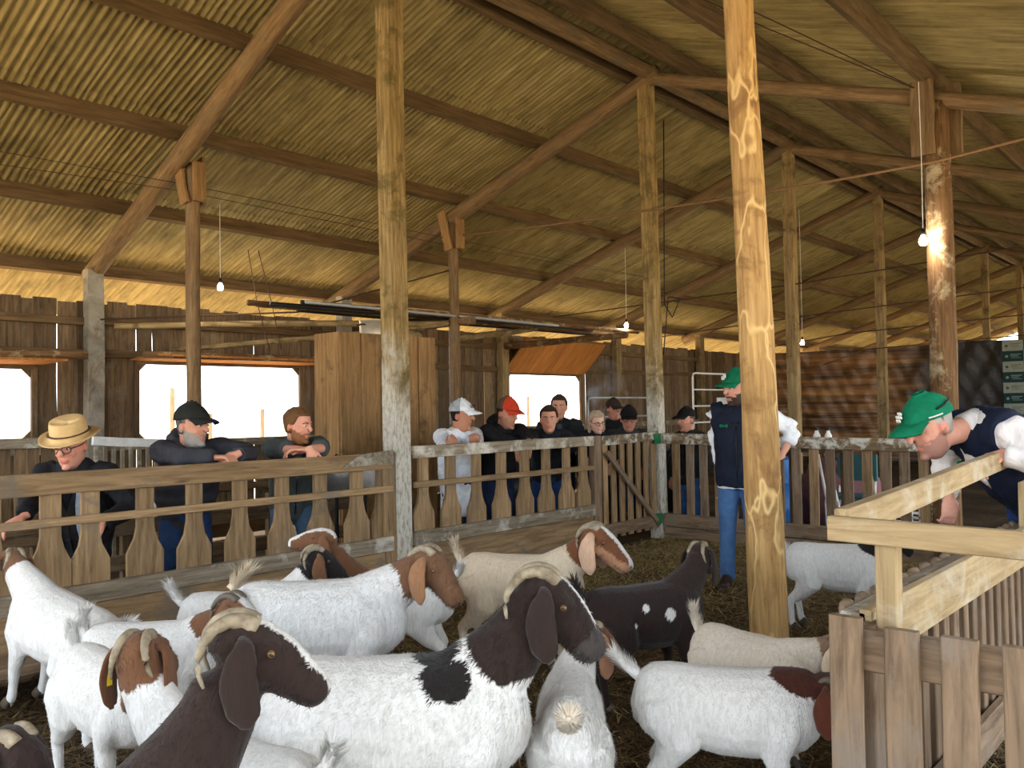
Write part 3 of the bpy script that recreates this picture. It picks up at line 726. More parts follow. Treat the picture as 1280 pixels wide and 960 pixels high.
for k, (A, B, mt) in enumerate([((-3.55, 9.1, 0), (-3.75, 9.2, .95), 'white_paint'), ((-3.45, 9.2, 0), (-3.72, 9.3, 1.0), 'white_paint'), ((-3.0, 9.0, 0), (-3.25, 9.2, 1.08), 'pale'), ((-4.0, 9.1, 0), (-4.05, 9.2, .8), 'white_paint'), ((-2.62, 9.1, .1), (-2.75, 9.3, 1.05), 'white_paint')]):
    o = MB().tube([A, B], .016, 8).build('leaning_pipe', M[mt], None, smooth=True); tag(o, 'thin pale pipe leaning behind the slatted fence', 'pipe', 'pipes leaning behind the slatted fence')
crt = thing('crate', 'white plastic lattice crate behind the slatted fence', 'crate', (-2.85, 9.4, 0))
for k in range(5):
    MB().box((-3.15, 9.2, .12 + k * .1), (-2.55, 9.22, .145 + k * .1)).build('lattice_bar', M['white_paint'], crt); MB().box((-3.15, 9.6, .12 + k * .1), (-2.55, 9.62, .145 + k * .1)).build('lattice_bar', M['white_paint'], crt)
for k in range(8): MB().box((-3.15 + k * .0825, 9.2, .1), (-3.128 + k * .0825, 9.22, .55)).build('lattice_post', M['white_paint'], crt)
MB().box((-3.15, 9.2, .0), (-2.55, 9.62, .12)).build('crate_floor', M['white_paint'], crt)
cf = thing('chair_frame', 'white tubular chair frame with a teal seat behind the slatted fence', 'chair', (-3.6, 9.6, 0))
for s in (0, .4):
    MB().tube([(-3.8 + s, 9.5, 0), (-3.8 + s, 9.5, .45), (-3.8 + s, 9.9, .45), (-3.8 + s, 9.95, .9)], .014, 8).build('frame_tube', M['white_paint'], cf, smooth=True)
    MB().tube([(-3.8 + s, 9.9, .45), (-3.8 + s, 9.92, 0)], .014, 8).build('leg', M['white_paint'], cf, smooth=True)
MB().box((-3.82, 9.48, .44), (-3.38, 9.92, .48)).build('seat', M['teal'], cf); MB().box((-3.82, 9.91, .62), (-3.38, 9.96, .92)).build('backrest', M['teal'], cf)
def lump(name, c, r, mat, label, cat, seed=0, group=None):
    rr = random.Random(seed); ph = [rr.uniform(0, 6) for _ in range(6)]; m = MB().ell(c, (1, 1, 1), 18, 12); out = []
    for p in m.v:
        d = Vector(p) - Vector(c); k = 1 + .14 * math.sin(4 * d.x + ph[0]) * math.sin(3 * d.y + ph[1]) + .10 * math.sin(7 * d.z + ph[2] + 3 * d.x) + .05 * math.sin(11 * d.y + ph[3])
        out.append((c[0] + d.x * r[0] * k, c[1] + d.y * r[1] * k, max(c[2] + d.z * r[2] * k, .0)))
    m.v = out; return tag(m.build(name, mat, None, smooth=True), label, cat, group)
lump('sack', (-4.0, 10.2, .35), (.5, .35, .45), M['pink'], 'faded pink sack slumped behind the slatted fence', 'sack', 3)
for k, (x, y) in enumerate(((-3.4, 9.0), (-3.9, 8.95), (-2.8, 8.95), (-4.4, 8.92), (-3.1, 10.4))):
    lump('rubble_heap', (x, y, .02), (.42, .16, .16), M['floor'], 'low heap of brown rubble behind the slatted fence', 'heap', k, 'rubble heaps')
for k, (x, y, z) in enumerate(((-7.6, 8.2, .9), (-7.8, 9.4, .95), (-7.3, 10.4, .9), (-7.2, 11.4, .8), (-6.6, 11.0, .75))):
    lump('tarp_heap', (x, y, z / 2), (.38, .44, z * .62), M['black'], 'dark covered heap standing behind the spectators', 'heap', 20 + k, 'covered heaps')
for k, x in enumerate((-3.62, -3.5)):
    b = thing('bottle', 'white plastic bottle standing behind the spattered rail', 'bottle', (x, 8.86, 1.02), 'white bottles'); 
    MB().lathe([(0, 0), (.035, 0), (.037, .02), (.037, .15), (.02, .18), (.018, .2), (0, .2)], 14, (x, 8.86, 1.02)).build('bottle_body', M['white_paint'], b, smooth=True)
    MB().lathe([(0, .2), (.02, .2), (.02, .225), (0, .225)], 10, (x, 8.86, 1.02)).build('bottle_cap', M['black'], b)
sh = thing('shelf_stand', 'narrow board stand holding the white bottles', 'shelf', (-3.6, 8.86, 0)); plank('shelf_board', (-3.95, 8.86, 1.005), (-3.3, 8.86, 1.005), .2, .03, M['wall'], sh)
for x in (-3.9, -3.35): plank('shelf_leg', (x, 8.86, 0), (x, 8.86, 1.0), .05, .05, M['wall'], sh, (1, 0, 0))
mo = thing('motor', 'small black motor on the board stand beside the white bottles', 'motor', (-3.8, 8.86, 1.02)); MB().tube([(-3.9, 8.86, 1.075), (-3.72, 8.86, 1.075)], .055, 14).build('housing', M['black'], mo, smooth=True); MB().tube([(-3.72, 8.86, 1.075), (-3.68, 8.86, 1.075)], .012, 8).build('shaft', M['grey_pipe'], mo)
tb = thing('feed_tub', 'white plastic feed tub on the pen floor', 'tub', (-.42, 2.95, 0)); MB().lathe([(0, .02), (.17, .02), (.2, .2), (.215, .2), (.185, 0), (0, 0)], 22, (-.42, 2.95, 0)).build('tub_wall', M['white_paint'], tb, smooth=True); MB().lathe([(.212, .185), (.228, .19), (.228, .21), (.2, .21)], 22, (-.42, 2.95, 0)).build('tub_rim', M['white_paint'], tb, smooth=True)

# what stands outside the windows
for k, (x, y, h) in enumerate(((-19, 9.6, 2.1), (-21, 13.2, 1.6), (-22, 12.2, 1.5), (-26, 22, 2.2), (-24, 28, 2.0), (-22, 5.8, 1.9))):
    o = log('paddock_post', (x, y, -.1), (x, y, h), .06, .055, M['fence'], seed=140 + k, n=8); tag(o, 'thin paddock post in the sunlight outside the windows', 'post', 'paddock posts outside')

# straw litter: uncountable
def straw(n, x0, x1, y0, y1, nm, dens=None):
    r = np.random.RandomState(3); X = r.uniform(x0, x1, n); Y = r.uniform(y0, y1, n)
    L = r.uniform(.05, .17, n) / 2; A = r.uniform(0, 2 * PI, n); W = r.uniform(.0016, .0035, n); Z = np.array([fz(a, b) for a, b in zip(X, Y)]) + r.uniform(.003, .028, n); T = r.uniform(-.25, .25, n)
    dx, dy = np.cos(A) * L, np.sin(A) * L; nx, ny = -np.sin(A) * W, np.cos(A) * W; bz = r.uniform(0, .02, n); ben = r.uniform(-.03, .03, n)
    z1 = np.maximum(Z - T * L, .002); z2 = np.maximum(Z + T * L, .002); zm = Z + bz
    V = np.stack([np.stack([X - dx + nx, Y - dy + ny, z1], 1), np.stack([X - dx - nx, Y - dy - ny, z1], 1), np.stack([X + nx * (1 + 0) - np.sin(A) * ben, Y + ny + np.cos(A) * ben, zm], 1), np.stack([X - nx - np.sin(A) * ben, Y - ny + np.cos(A) * ben, zm], 1), np.stack([X + dx + nx, Y + dy + ny, z2], 1), np.stack([X + dx - nx, Y + dy - ny, z2], 1)], 1).reshape(-1, 3)
    b = np.arange(n)[:, None] * 6; F = np.concatenate([b + np.array([0, 1, 3, 2]), b + np.array([2, 3, 5, 4])], 1).reshape(-1, 4)
    me = bpy.data.meshes.new(nm); me.vertices.add(len(V)); me.vertices.foreach_set('co', V.ravel()); me.loops.add(F.size); me.loops.foreach_set('vertex_index', F.ravel().astype(np.int32)); me.polygons.add(len(F)); me.polygons.foreach_set('loop_start', np.arange(0, F.size, 4).astype(np.int32)); me.polygons.foreach_set('loop_total', np.full(len(F), 4, dtype=np.int32)); me.update(); me.validate()
    at = me.attributes.new('tone', 'FLOAT', 'POINT'); tone = np.clip(r.beta(1.6, 2.2, n) + .12 * np.sin(1.7 * X + .5 * Y) + .38 * (Y - 4) / 5, 0, 1); at.data.foreach_set('value', np.repeat(tone, 6).astype(np.float32))
    return tag(link(nm, me, M['straw']), 'loose straw and hay litter trampled over the pen floor', 'straw', kind='stuff')
straw(85000, -5.3, .5, .8, 8.6, 'straw_litter')

# thin smoke beside the shutter window
def smoke():
    m = bpy.data.materials.new('smoke'); m.use_nodes = True; n = m.node_tree.nodes; l = m.node_tree.links; n.remove(n['Principled BSDF'])
    vs_ = n.new('ShaderNodeVolumePrincipled'); vs_.inputs['Color'].default_value = (.92, .93, .95, 1); tc = n.new('ShaderNodeTexCoord'); nz = n.new('ShaderNodeTexNoise'); nz.inputs['Scale'].default_value = 2.4; nz.inputs['Detail'].default_value = 3; l.new(tc.outputs['Object'], nz.inputs['Vector'])
    r = n.new('ShaderNodeMapRange'); r.inputs[1].default_value = .48; r.inputs[2].default_value = .75; r.inputs[3].default_value = 0; r.inputs[4].default_value = 1.6; l.new(nz.outputs['Fac'], r.inputs[0]); l.new(r.outputs[0], vs_.inputs['Density']); l.new(vs_.outputs[0], n['Material Output'].inputs['Volume'])
    o = MB().ell((-10.3, 14.55, 1.75), (.38, .55, .75), 18, 12).build('smoke', m, None, smooth=True); tag(o, 'thin grey smoke drifting beside the orange shutter window', 'smoke', kind='stuff')
smoke()
# ------------------------------------------------------------------ organic bodies
def remesh(v, f, vox, smooth=4, fac=.5):
    "union of closed shapes -> one continuous skin"
    me = mesh('tmp', v, f); ob = bpy.data.objects.new('tmp', me); COL.objects.link(ob)
    r = ob.modifiers.new('r', 'REMESH'); r.mode = 'VOXEL'; r.voxel_size = vox; r.use_smooth_shade = True
    if smooth:
        s = ob.modifiers.new('s', 'SMOOTH'); s.factor = fac; s.iterations = smooth
    dg = bpy.context.evaluated_depsgraph_get(); m2 = bpy.data.meshes.new_from_object(ob.evaluated_get(dg))
    n = len(m2.vertices); co = np.empty(n * 3); m2.vertices.foreach_get('co', co); co = co.reshape(-1, 3)
    no = np.empty(n * 3); m2.vertices.foreach_get('normal', no); no = no.reshape(-1, 3)
    fs = [tuple(p.vertices) for p in m2.polygons]
    bpy.data.objects.remove(ob); bpy.data.meshes.remove(me); bpy.data.meshes.remove(m2)
    return co, no, fs

def wob(P, k, seed=0):
    "cheap smooth noise, about -1..1, vectorised"
    r = np.random.RandomState(seed); out = np.zeros(len(P))
    for i in range(5):
        d = r.normal(size=3); d /= np.linalg.norm(d); e = r.normal(size=3); e /= np.linalg.norm(e)
        out += np.sin(P @ d * k * (1 + .5 * i) + r.uniform(0, 6)) * np.cos(P @ e * k * (.8 + .4 * i) + r.uniform(0, 6)) / (1 + .5 * i)
    return out / 1.7

def segdist(P, a, b, ra, rb):
    a = np.array(a); b = np.array(b); ab = b - a; t = np.clip(((P - a) @ ab) / (ab @ ab + 1e-12), 0, 1)
    return np.linalg.norm(P - (a + t[:, None] * ab), axis=1) / (ra + (rb - ra) * t), t

def coat_mat():
    m = NT('goat coat', .8, .15)
    at = m.node('ShaderNodeAttribute', attribute_name='coat')
    v = m.coords((30, 30, 7)); g = m.noise(v, 2.0, 5, .65, .8)
    c = m.mix(at.outputs['Color'], (.62, .58, .52, 1), m.ramp(g, [(.35, (.42, .42, .42, 1)), (.6, (0, 0, 0, 1))]), 'MULTIPLY')
    m.b.inputs['Sheen Weight'].default_value = .15
    m.bump(g, .6, .009); return m.col(c)
M['coat'] = coat_mat()
def horn_mat():
    m = NT('horn', .55, .3); v = m.coords((1, 1, 1)); g = m.noise(v, 26, 4, .6)
    c = m.ramp(g, [(.3, srgb(104, 90, 72)), (.7, srgb(168, 154, 130))]); m.bump(g, .4, .004); return m.col(c)
M['horn'] = horn_mat()
M['horn_dark'] = plain('dark horn', srgb(92, 82, 72), .5)
M['hoof'] = plain('hoof', srgb(78, 66, 54), .6)
M['eye_goat'] = plain('amber goat eye', srgb(110, 82, 50), .15, .6); M['pupil'] = plain('dark pupil', srgb(12, 10, 10), .1, .6)
WHITE = srgb(223, 221, 218); CREAM = srgb(212, 194, 168); BROWN = srgb(114, 78, 54); DBROWN = srgb(46, 34, 30); BLACK = srgb(34, 29, 28); MAROON = srgb(74, 38, 28); TAN = srgb(196, 160, 116); GREY = srgb(112, 98, 88)
def arr(c): return np.array(c[:3])

def colored_mesh(name, v, f, col, smooth=True):
    me = mesh(name, v, f, smooth, M['coat']); a = me.attributes.new('coat', 'FLOAT_COLOR', 'POINT')
    a.data.foreach_set('color', np.concatenate([col, np.ones((len(col), 1))], 1).astype(np.float32).ravel()); return me

def bez(p0, p1, p2, n):
    return [Vector(p0) * (1 - t) ** 2 + Vector(p1) * 2 * t * (1 - t) + Vector(p2) * t * t for t in [i / (n - 1) for i in range(n)]]

def hair_tris(co, no, col, n, length, width, flow, seed, lift=.25):
    "short hairs lying on the skin, tips lifted a little; appended to the coat"
    r = np.random.RandomState(seed); i = r.randint(0, len(co), n); p, nn, c = co[i], no[i], col[i]
    fl = np.array(flow) + r.normal(scale=.35, size=(n, 3)); fl -= nn * np.sum(fl * nn, 1)[:, None]; fl /= np.linalg.norm(fl, axis=1)[:, None] + 1e-9
    sd = np.cross(nn, fl); L = length * r.uniform(.5, 1.3, n)[:, None]
    base = p + nn * -.002; tip = p + fl * L + nn * L * lift * r.uniform(.3, 1.2, n)[:, None]
    V = np.stack([base + sd * width, base - sd * width, tip], 1).reshape(-1, 3); F = np.arange(3 * n).reshape(-1, 3)
    C = np.repeat(c * r.uniform(.86, 1.08, n)[:, None], 3, 0)
    return V, F, np.clip(C, 0, 1)

def goat(label, at, phi, s=1.0, P=(.46, 0, .84), hd=(.8, 0, -.6), coat=None, horns=1.0, tagged=False, tail=(-.5, 0, 1), vox=.0105, seed=0, pitch=0.0, girth=1.0, hs=1.0, hairs=7000, hornc='horn', fluff=1.0, kid=False, az=None):
    c = dict(body=WHITE, head=DBROWN, neck=.75, blaze=0, ear=None, leg=None, patches=[], cheek=None, muzzle=None, tail=None)
    c.update(coat or {})
    rr = random.Random(seed)
    rz = (AZR + math.radians(phi)) if az is None else az
    loc = Vector(at[:2]) - Vector((math.cos(rz), math.sin(rz))) * (.28 * s)
    t = thing('goat', label, 'goat', (loc.x, loc.y, 0), 'goats in the straw pen', rz=rz); t.scale = (s, s, s)
    if pitch: t.rotation_euler = (Matrix.Rotation(rz, 4, 'Z') @ Matrix.Rotation(-pitch, 4, 'Y')).to_euler()
    MW = pm(t)
    V = []; Fc = []; bones = []
    def addl(pts, rad, n=14, up=(0, 0, 1), part=None):
        v, f = loft(pts, rad, n, up); k = len(V); V.extend(v); Fc.extend([tuple(i + k for i in q) for q in f])
        if part is not None:
            m = len(pts)
            for i in range(m - 1): bones.append((part, i / (m - 1), (i + 1) / (m - 1), pts[i], pts[i + 1], sum(rad[i]) / 2, sum(rad[i + 1]) / 2))
    gw = girth
    sec = [(-.385, .535, .03, .05), (-.365, .53, .085, .11), (-.315, .525, .125 * gw, .15), (-.235, .515, .14 * gw, .168), (-.13, .50, .15 * gw, .175), (.01, .485, .168 * gw, .19), (.14, .485, .163 * gw, .193), (.25, .495, .143 * gw, .19), (.33, .505, .115 * gw, .165), (.39, .515, .08, .12), (.42, .52, .04, .06)]
    addl([(x, 0, z) for x, z, _, _ in sec], [(w_, h_) for _, _, w_, h_ in sec], 18, part='body')
    Pv = Vector(P); B0 = Vector((.20, 0, .55)); B1 = Vector((.40, 0, .60)) * .6 + Pv * .4
    h = Vector(hd).normalized(); upv = Vector((0, 0, 1)) if abs(h.z) < .9 else Vector((1, 0, .3))
    hy = upv.cross(h).normalized(); hz = h.cross(hy)
    end = Pv - h * .02 * hs - hz * .015
    nk = bez(B0, B1, end, 6)
    addl(nk, [(.10, .135), (.098, .125), (.085, .112), (.073, .097), (.066, .086), (.058, .075)], 14, part='neck')
    H = Matrix(((h.x, hy.x, hz.x, Pv.x), (h.y, hy.y, hz.y, Pv.y), (h.z, hy.z, hz.z, Pv.z), (0, 0, 0, 1))) @ Matrix.Scale(hs, 4)
    hsec = [(-.075, -.005, .02, .025), (-.06, -.005, .045, .05), (-.03, 0, .058, .068), (.02, 0, .063, .078), (.06, -.004, .058, .076), (.10, -.010, .051, .071), (.14, -.017, .045, .062), (.18, -.025, .042, .054), (.205, -.031, .041, .049), (.225, -.036, .035, .041), (.238, -.040, .022, .026)]
    addl([H @ Vector((x, 0, z)) for x, z, _, _ in hsec], [(w_ * hs, h_ * hs) for _, _, w_, h_ in hsec], 16, up=hz, part='head')
    for sgn in (-1, 1):          # brow, cheek and lips
        v, f = MB().ell((0, 0, 0), (.026, .014, .018), 10, 7).v, MB().ell((0, 0, 0), (.026, .014, .018), 10, 7).f
        for cc, sc_ in (((.055, sgn * .050, .036), 1.0), ((.05, sgn * .042, -.035), 1.5), ((.222, sgn * .018, -.028), .7)):
            k = len(V); V.extend([tuple(H @ (Vector(p) * sc_ + Vector(cc))) for p in v]); Fc.extend([tuple(i + k for i in q) for q in f])
    st = [rr.uniform(-.05, .05) for _ in range(4)]
    hoofs = []
    for i, (sgn, front) in enumerate(((1, 1), (-1, 1), (1, 0), (-1, 0))):
        d = st[i]
        if front:
            pts = [(.26, sgn * .075, .52), (.245, sgn * .105 * gw, .42), (.225 + d * .3, sgn * .10 * gw, .33), (.25 + d * .6, sgn * .092, .215), (.248 + d * .8, sgn * .09, .13), (.245 + d, sgn * .09, .065), (.262 + d, sgn * .09, .03)]
            rad = [(.06, .10), (.058, .085), (.045, .058), (.032, .034), (.024, .026), (.025, .028), (.026, .03)]
        else:
            pts = [(-.235, sgn * .07, .53), (-.21, sgn * .10 * gw, .45), (-.185 + d * .2, sgn * .11 * gw, .36), (-.245 + d * .4, sgn * .10, .285), (-.31 + d * .7, sgn * .092, .225), (-.297 + d * .9, sgn * .09, .14), (-.29 + d, sgn * .09, .065), (-.27 + d, sgn * .09, .03)]
            rad = [(.085, .14), (.088, .13), (.07, .10), (.046, .058), (.030, .036), (.024, .026), (.025, .028), (.026, .03)]
        addl(pts, rad, 10, up=(1, 0, 0), part='leg'); hoofs.append(pts[-1])
    co, no, fs = remesh(V, Fc, vox / 1.0, 5, .5)
    # coat colours: pattern belongs to the animal
    best = np.full(len(co), 1e9); part = np.zeros(len(co), int); par = np.zeros(len(co)); names = ['body', 'neck', 'head', 'leg']
    for nm, t0, t1, a, b, ra, rb in bones:
        d, tt = segdist(co, a, b, max(ra, .02), max(rb, .02)); k = d < best; best[k] = d[k]; part[k] = names.index(nm); par[k] = (t0 + (t1 - t0) * tt)[k]
    nz = wob(co, 26, seed); nz2 = wob(co, 9, seed + 1)
    col = np.tile(arr(c['body']), (len(co), 1))
    hc = arr(c['head'])
    hl = (np.concatenate([co, np.ones((len(co), 1))], 1) @ np.array(H.inverted()).T)[:, :3]
    ishead = (part == 2)
    isneck = (part == 1) & (par + .06 * nz + .08 * nz2 > 1 - c['neck'])
    col[isneck] = hc; col[ishead] = hc
    if c['cheek'] is not None:
        k = ishead & (hl[:, 2] < -.01 + .02 * nz) & (hl[:, 0] > .0) & (np.abs(hl[:, 1]) > .02); col[k] = arr(c['cheek'])
    if c['blaze']:
        k = ishead & (np.abs(hl[:, 1]) < c['blaze'] * (1 + .25 * nz)) & (hl[:, 2] > .0 - .16 * hl[:, 0]); col[k] = arr(WHITE)
    if c['muzzle'] is not None:
        k = ishead & (hl[:, 0] > .165 + .01 * nz); col[k] = arr(c['muzzle'])
    if c['leg'] is not None:
        k = (part == 3) & (co[:, 2] < .34 + .05 * nz2); col[k] = arr(c['leg'])
    for (x, y, z, r_, cc) in c['patches']:
        k = np.linalg.norm((co - np.array((x, y, z))), axis=1) < r_ * (1 + .28 * nz2 + .14 * nz); col[k] = arr(cc)
    noseblk = ishead & (hl[:, 0] > .21) & (np.abs(np.abs(hl[:, 1]) - .014) < .008) & (np.abs(hl[:, 2] + .02) < .011); col[noseblk] *= .25
    mouth = ishead & (hl[:, 0] > .16) & (np.abs(hl[:, 2] + .052 - .0) < .0055) ; col[mouth] *= .5
    col = col * (1 + .06 * nz2)[:, None]
    VV = [co]; FF = [fs]; CC = [col]; off = len(co)
    def append(v, f, cl):
        nonlocal off
        VV.append(np.array(v)); FF.append([tuple(int(i) + off for i in q) for q in f]); CC.append(cl); off += len(v)
    ec = arr(c['ear'] if c['ear'] is not None else c['head']); tagpos = None
    dn = Vector((0, 0, -1))
    for sgn in (-1, 1):          # long hanging ears
        b = H @ Vector((-.012, sgn * .054, .022)); o_ = hy * sgn
        q = [b - o_ * .01, b + o_ * .022 * hs + dn * .008, b + o_ * .040 * hs + dn * .045 * hs, b + o_ * .047 * hs + dn * .10 * hs - h * .006, b + o_ * .045 * hs + dn * .155 * hs - h * .004, b + o_ * .038 * hs + dn * .195 * hs + h * .004]
        q2 = []; r2 = []; rq = [(.012, .016), (.012, .024), (.010, .037), (.009, .045), (.008, .041), (.004, .012)]
        for i in range(21):
            u = i / 20 * 5; j = min(int(u), 4); w_ = u - j; p0, p1, p2, p3 = q[max(j - 1, 0)], q[j], q[j + 1], q[min(j + 2, 5)]
            q2.append(.5 * ((2 * p1) + (p2 - p0) * w_ + (2 * p0 - 5 * p1 + 4 * p2 - p3) * w_ * w_ + (3 * p1 - p0 - 3 * p2 + p3) * w_ ** 3) + h * .006 * math.sin(u * 1.9))
            r2.append(tuple(hs * (rq[j][e] * (1 - w_ * w_ * (3 - 2 * w_)) + rq[j + 1][e] * w_ * w_ * (3 - 2 * w_)) for e in (0, 1)))
        v, f = loft(q2, r2, 14, up=h)
        append(v, f, np.tile(ec, (len(v), 1)) * (1 + .06 * wob(np.array(v), 30, seed))[:, None])
        if sgn == 1: tagpos = q[3]
    if hairs:
        hv, hf, hcx = hair_tris(co, no, col, hairs, .019 * fluff, .0022, (-.7, 0, -.75), seed, .22); append(hv, hf, hcx)
    me = colored_mesh('body', np.concatenate(VV), [q for g_ in FF for q in g_], np.clip(np.concatenate(CC), 0, 1))
    link('body', me, None, t, MW)
    # tail
    tc = arr(c['tail'] if c['tail'] is not None else c['body']); tv = Vector(tail).normalized(); b = Vector((-.365, 0, .60))
    pts = bez(b + Vector((.04, 0, -.01)), b + Vector((-.05, 0, .05)), b + tv * .15, 5)
    v, f = loft(pts, [(.034, .028), (.034, .026), (.032, .024), (.026, .018), (.010, .008)], 10)
    r_ = np.random.RandomState(seed + 5); hv = []; hf = []
    sd = tv.cross(Vector((0, 1, 0))).normalized()
    for k in range(int(420 * fluff)):
        u = r_.uniform(.15, 1); i = min(int(u * 4), 3); p = pts[i].lerp(pts[i + 1], u * 4 - i); a = r_.uniform(0, 2 * PI)
        out = Vector((0, math.cos(a), 0)) + sd * math.sin(a); L = r_.uniform(.03, .075) * (.7 + .3 * fluff); ti = p + out * (.02 + L * .45) + tv * L * .8; sw = out.cross(tv).normalized() * .0035
        n0 = len(v) + len(hv); hv += [tuple(p + out * .012 + sw), tuple(p + out * .012 - sw), tuple(ti)]; hf.append((n0, n0 + 1, n0 + 2))
    allv = v + hv; cc = np.tile(tc, (len(allv), 1)) * (1 + .1 * wob(np.array(allv), 40, seed))[:, None]
    link('tail', colored_mesh('tail', allv, f + hf, np.clip(cc, 0, 1)), None, t, MW)
    # hooves, eyes, horns, tag
    for q in hoofs:
        m = MB()
        for sg in (-1, 1): m.tube([(q[0] - .012, q[1] + sg * .014, q[2] + .018), (q[0] + .004, q[1] + sg * .015, q[2] + .0), (q[0] + .018, q[1] + sg * .014, q[2] - .022), (q[0] + .02, q[1] + sg * .014, q[2] - .03)], [(.013, .024), (.016, .028), (.017, .032), (.016, .03)], 8, up=(1, 0, 0))
        link('hoof', m.mesh('hoof', True, M['hoof']), None, t, MW)
    for sgn in (-1, 1):
        e = H @ Vector((.062, sgn * .0585, .020)); eo = link('eye', MB().ell(tuple(e), (.0105 * hs,) * 3, 10, 7).mesh('eye', True, M['eye_goat']), None, t, MW)
        p = H @ Vector((.063, sgn * .0678, .020)); link('pupil', MB().ell(tuple(p), (.006 * hs, .0035 * hs, .003 * hs), 8, 5, H.to_3x3().normalized()).mesh('pupil', True, M['pupil']), None, eo, MW)
    if horns:
        for sgn in (-1, 1):
            base = [(.004, .026, .055), (-.018, .030, .082), (-.05, .036, .096), (-.086, .044, .092), (-.117, .053, .072), (-.138, .062, .042), (-.147, .070, .008), (-.145, .076, -.024)]
            ca, sa = math.cos(.80), math.sin(.80); b0 = base[0]; base = [(b0[0] + (x - b0[0]) * ca - (z - b0[2]) * sa, y, b0[2] + (x - b0[0]) * sa + (z - b0[2]) * ca) for x, y, z in base]
            o0 = Vector(base[0]); pts = [];
            ctrl = [H @ (Vector((o0.x, sgn * o0.y, o0.z)) + (Vector((x, sgn * y, z)) - Vector((o0.x, sgn * o0.y, o0.z))) * horns) for x, y, z in base]
            P2 = []
            for i in range(len(ctrl) - 1):
                for u in (0, .5): P2.append(ctrl[i].lerp(ctrl[i + 1], u))
            P2.append(ctrl[-1]); n = len(P2)
            rad = [(.0195 * hs * (1 - .82 * i / (n - 1)) * (1.08 if i % 2 else 1), .0225 * hs * (1 - .82 * i / (n - 1)) * (1.08 if i % 2 else 1)) for i in range(n)]
            v, f = loft(P2, rad, 10); link('horn', mesh('horn', v, f, True, M[hornc]), None, t, MW)
    if tagged:
        tp = tagpos; q = MB().box((tp.x - .018, tp.y - .006, tp.z - .02), (tp.x + .018, tp.y + .016, tp.z + .024)); link('ear_tag', q.mesh('ear_tag', False, M['yellow']), None, t, MW)
    return t

def px(u, v, d):
    "a point d metres in front of the lens"
    return Vector((0, 0, 1.5)) + (CF + CR * ((u - 640) / F_PX) - CU * ((v - 480) / F_PX)) * d

goat('large white goat with a dark brown head and a black shoulder patch', px(600, 802, 2.72), 3, 1.08, (.47, 0, .84), (.72, -.12, -.62), dict(head=DBROWN, neck=.72, patches=[(.16, .0, .69, .085, BLACK), (.18, -.1, .64, .07, BLACK)], muzzle=srgb(70, 64, 62), blaze=.012), horns=1.0, seed=1, hairs=26000, vox=.009, tail=(-.6, 0, .8), girth=1.08, fluff=1.25)
goat('goat with dark brown head and neck, white nose blaze and pale curved horns', px(214, 1048, 2.02), 28, 1.0, (.45, 0, .93), (.84, -.20, -.46), dict(head=srgb(48, 35, 31), neck=1.0, blaze=.022, body=WHITE), horns=1.0, seed=2, hairs=12000, vox=.009, hs=1.0)
goat('white goat with its brown head turned away and a yellow ear tag', px(220, 905, 2.55), 150, .86, (.44, .02, .90), (.42, -.80, -.30), dict(head=BROWN, neck=.22, ear=srgb(110, 72, 48)), horns=.8, seed=3, hairs=12000, tagged=True, hornc='horn', hs=1.12)
goat('white goat with an upright tail standing behind the tagged brown-headed goat', px(168, 812, 3.2), -42, .85, (.46, -.06, .74), (.7, -.5, -.5), dict(head=BROWN, neck=.3, leg=None), horns=.7, seed=4, hairs=9000, tail=(-.1, 0, 1))
goat('white goat with its front hooves up on the ledge by the fence', px(30, 712, 4.4), 150, .93, (.58, -.03, .70), (.8, -.3, -.15), dict(head=BROWN, neck=.25), horns=.6, seed=5, hairs=7000, pitch=.20, tail=(-.9, 0, .6))
goat('white goat with a brown face, broad white blaze and grey horns', px(254, 786, 3.95), 4, .82, (.46, -.04, .74), (.74, -.30, -.58), dict(head=BROWN, neck=.8, blaze=.026, cheek=WHITE, ear=BROWN), horns=.85, seed=6, hairs=7000, hs=1.15, hornc='horn_dark', tail=(.1, 0, 1), fluff=1.2)
goat('shaggy white goat with a lowered brown head', px(468, 727, 4.1), 4, 1.04, (.53, 0, .74), (.62, -.38, -.62), dict(head=srgb(120, 86, 62), neck=.5, ear=srgb(150, 108, 76), tail=CREAM), horns=.85, seed=7, hairs=16000, tail=(.5, 0, .75), fluff=1.5)
goat('brown-faced goat with a white muzzle beside the picket fence', px(440, 722, 4.85), 170, .88, (.46, 0, .88), (.95, .1, .0), dict(head=BROWN, neck=.9, blaze=.03), horns=0, seed=8, hairs=4000)
goat('goat with a black head and pale curled horns beside the fence', px(360, 738, 4.55), 8, .84, (.46, 0, .86), (.75, .2, -.5), dict(head=BLACK, neck=.3, ear=BROWN), horns=.9, seed=9, hairs=4000, tagged=True)
goat('cream goat with a chestnut head, long pale ears and flat horns', px(700, 705, 5.0), -18, .95, (.50, 0, .79), (.82, -.12, -.5), dict(body=CREAM, head=srgb(116, 73, 47), neck=.58, blaze=.022, ear=srgb(206, 168, 140), cheek=srgb(180, 132, 100)), horns=.8, seed=10, hairs=8000, hs=1.18, tail=(-.3, 0, 1))
goat('black-brown goat with white spots on its side', px(850, 722, 4.5), 24, .88, (.47, .06, .80), (.80, .45, -.38), dict(body=srgb(44, 32, 28), head=srgb(48, 36, 31), neck=1, patches=[(-.05, -.15, .57, .028, WHITE), (-.14, -.14, .48, .03, WHITE), (.10, -.15, .52, .035, WHITE)]), horns=.7, seed=11, hairs=6000)
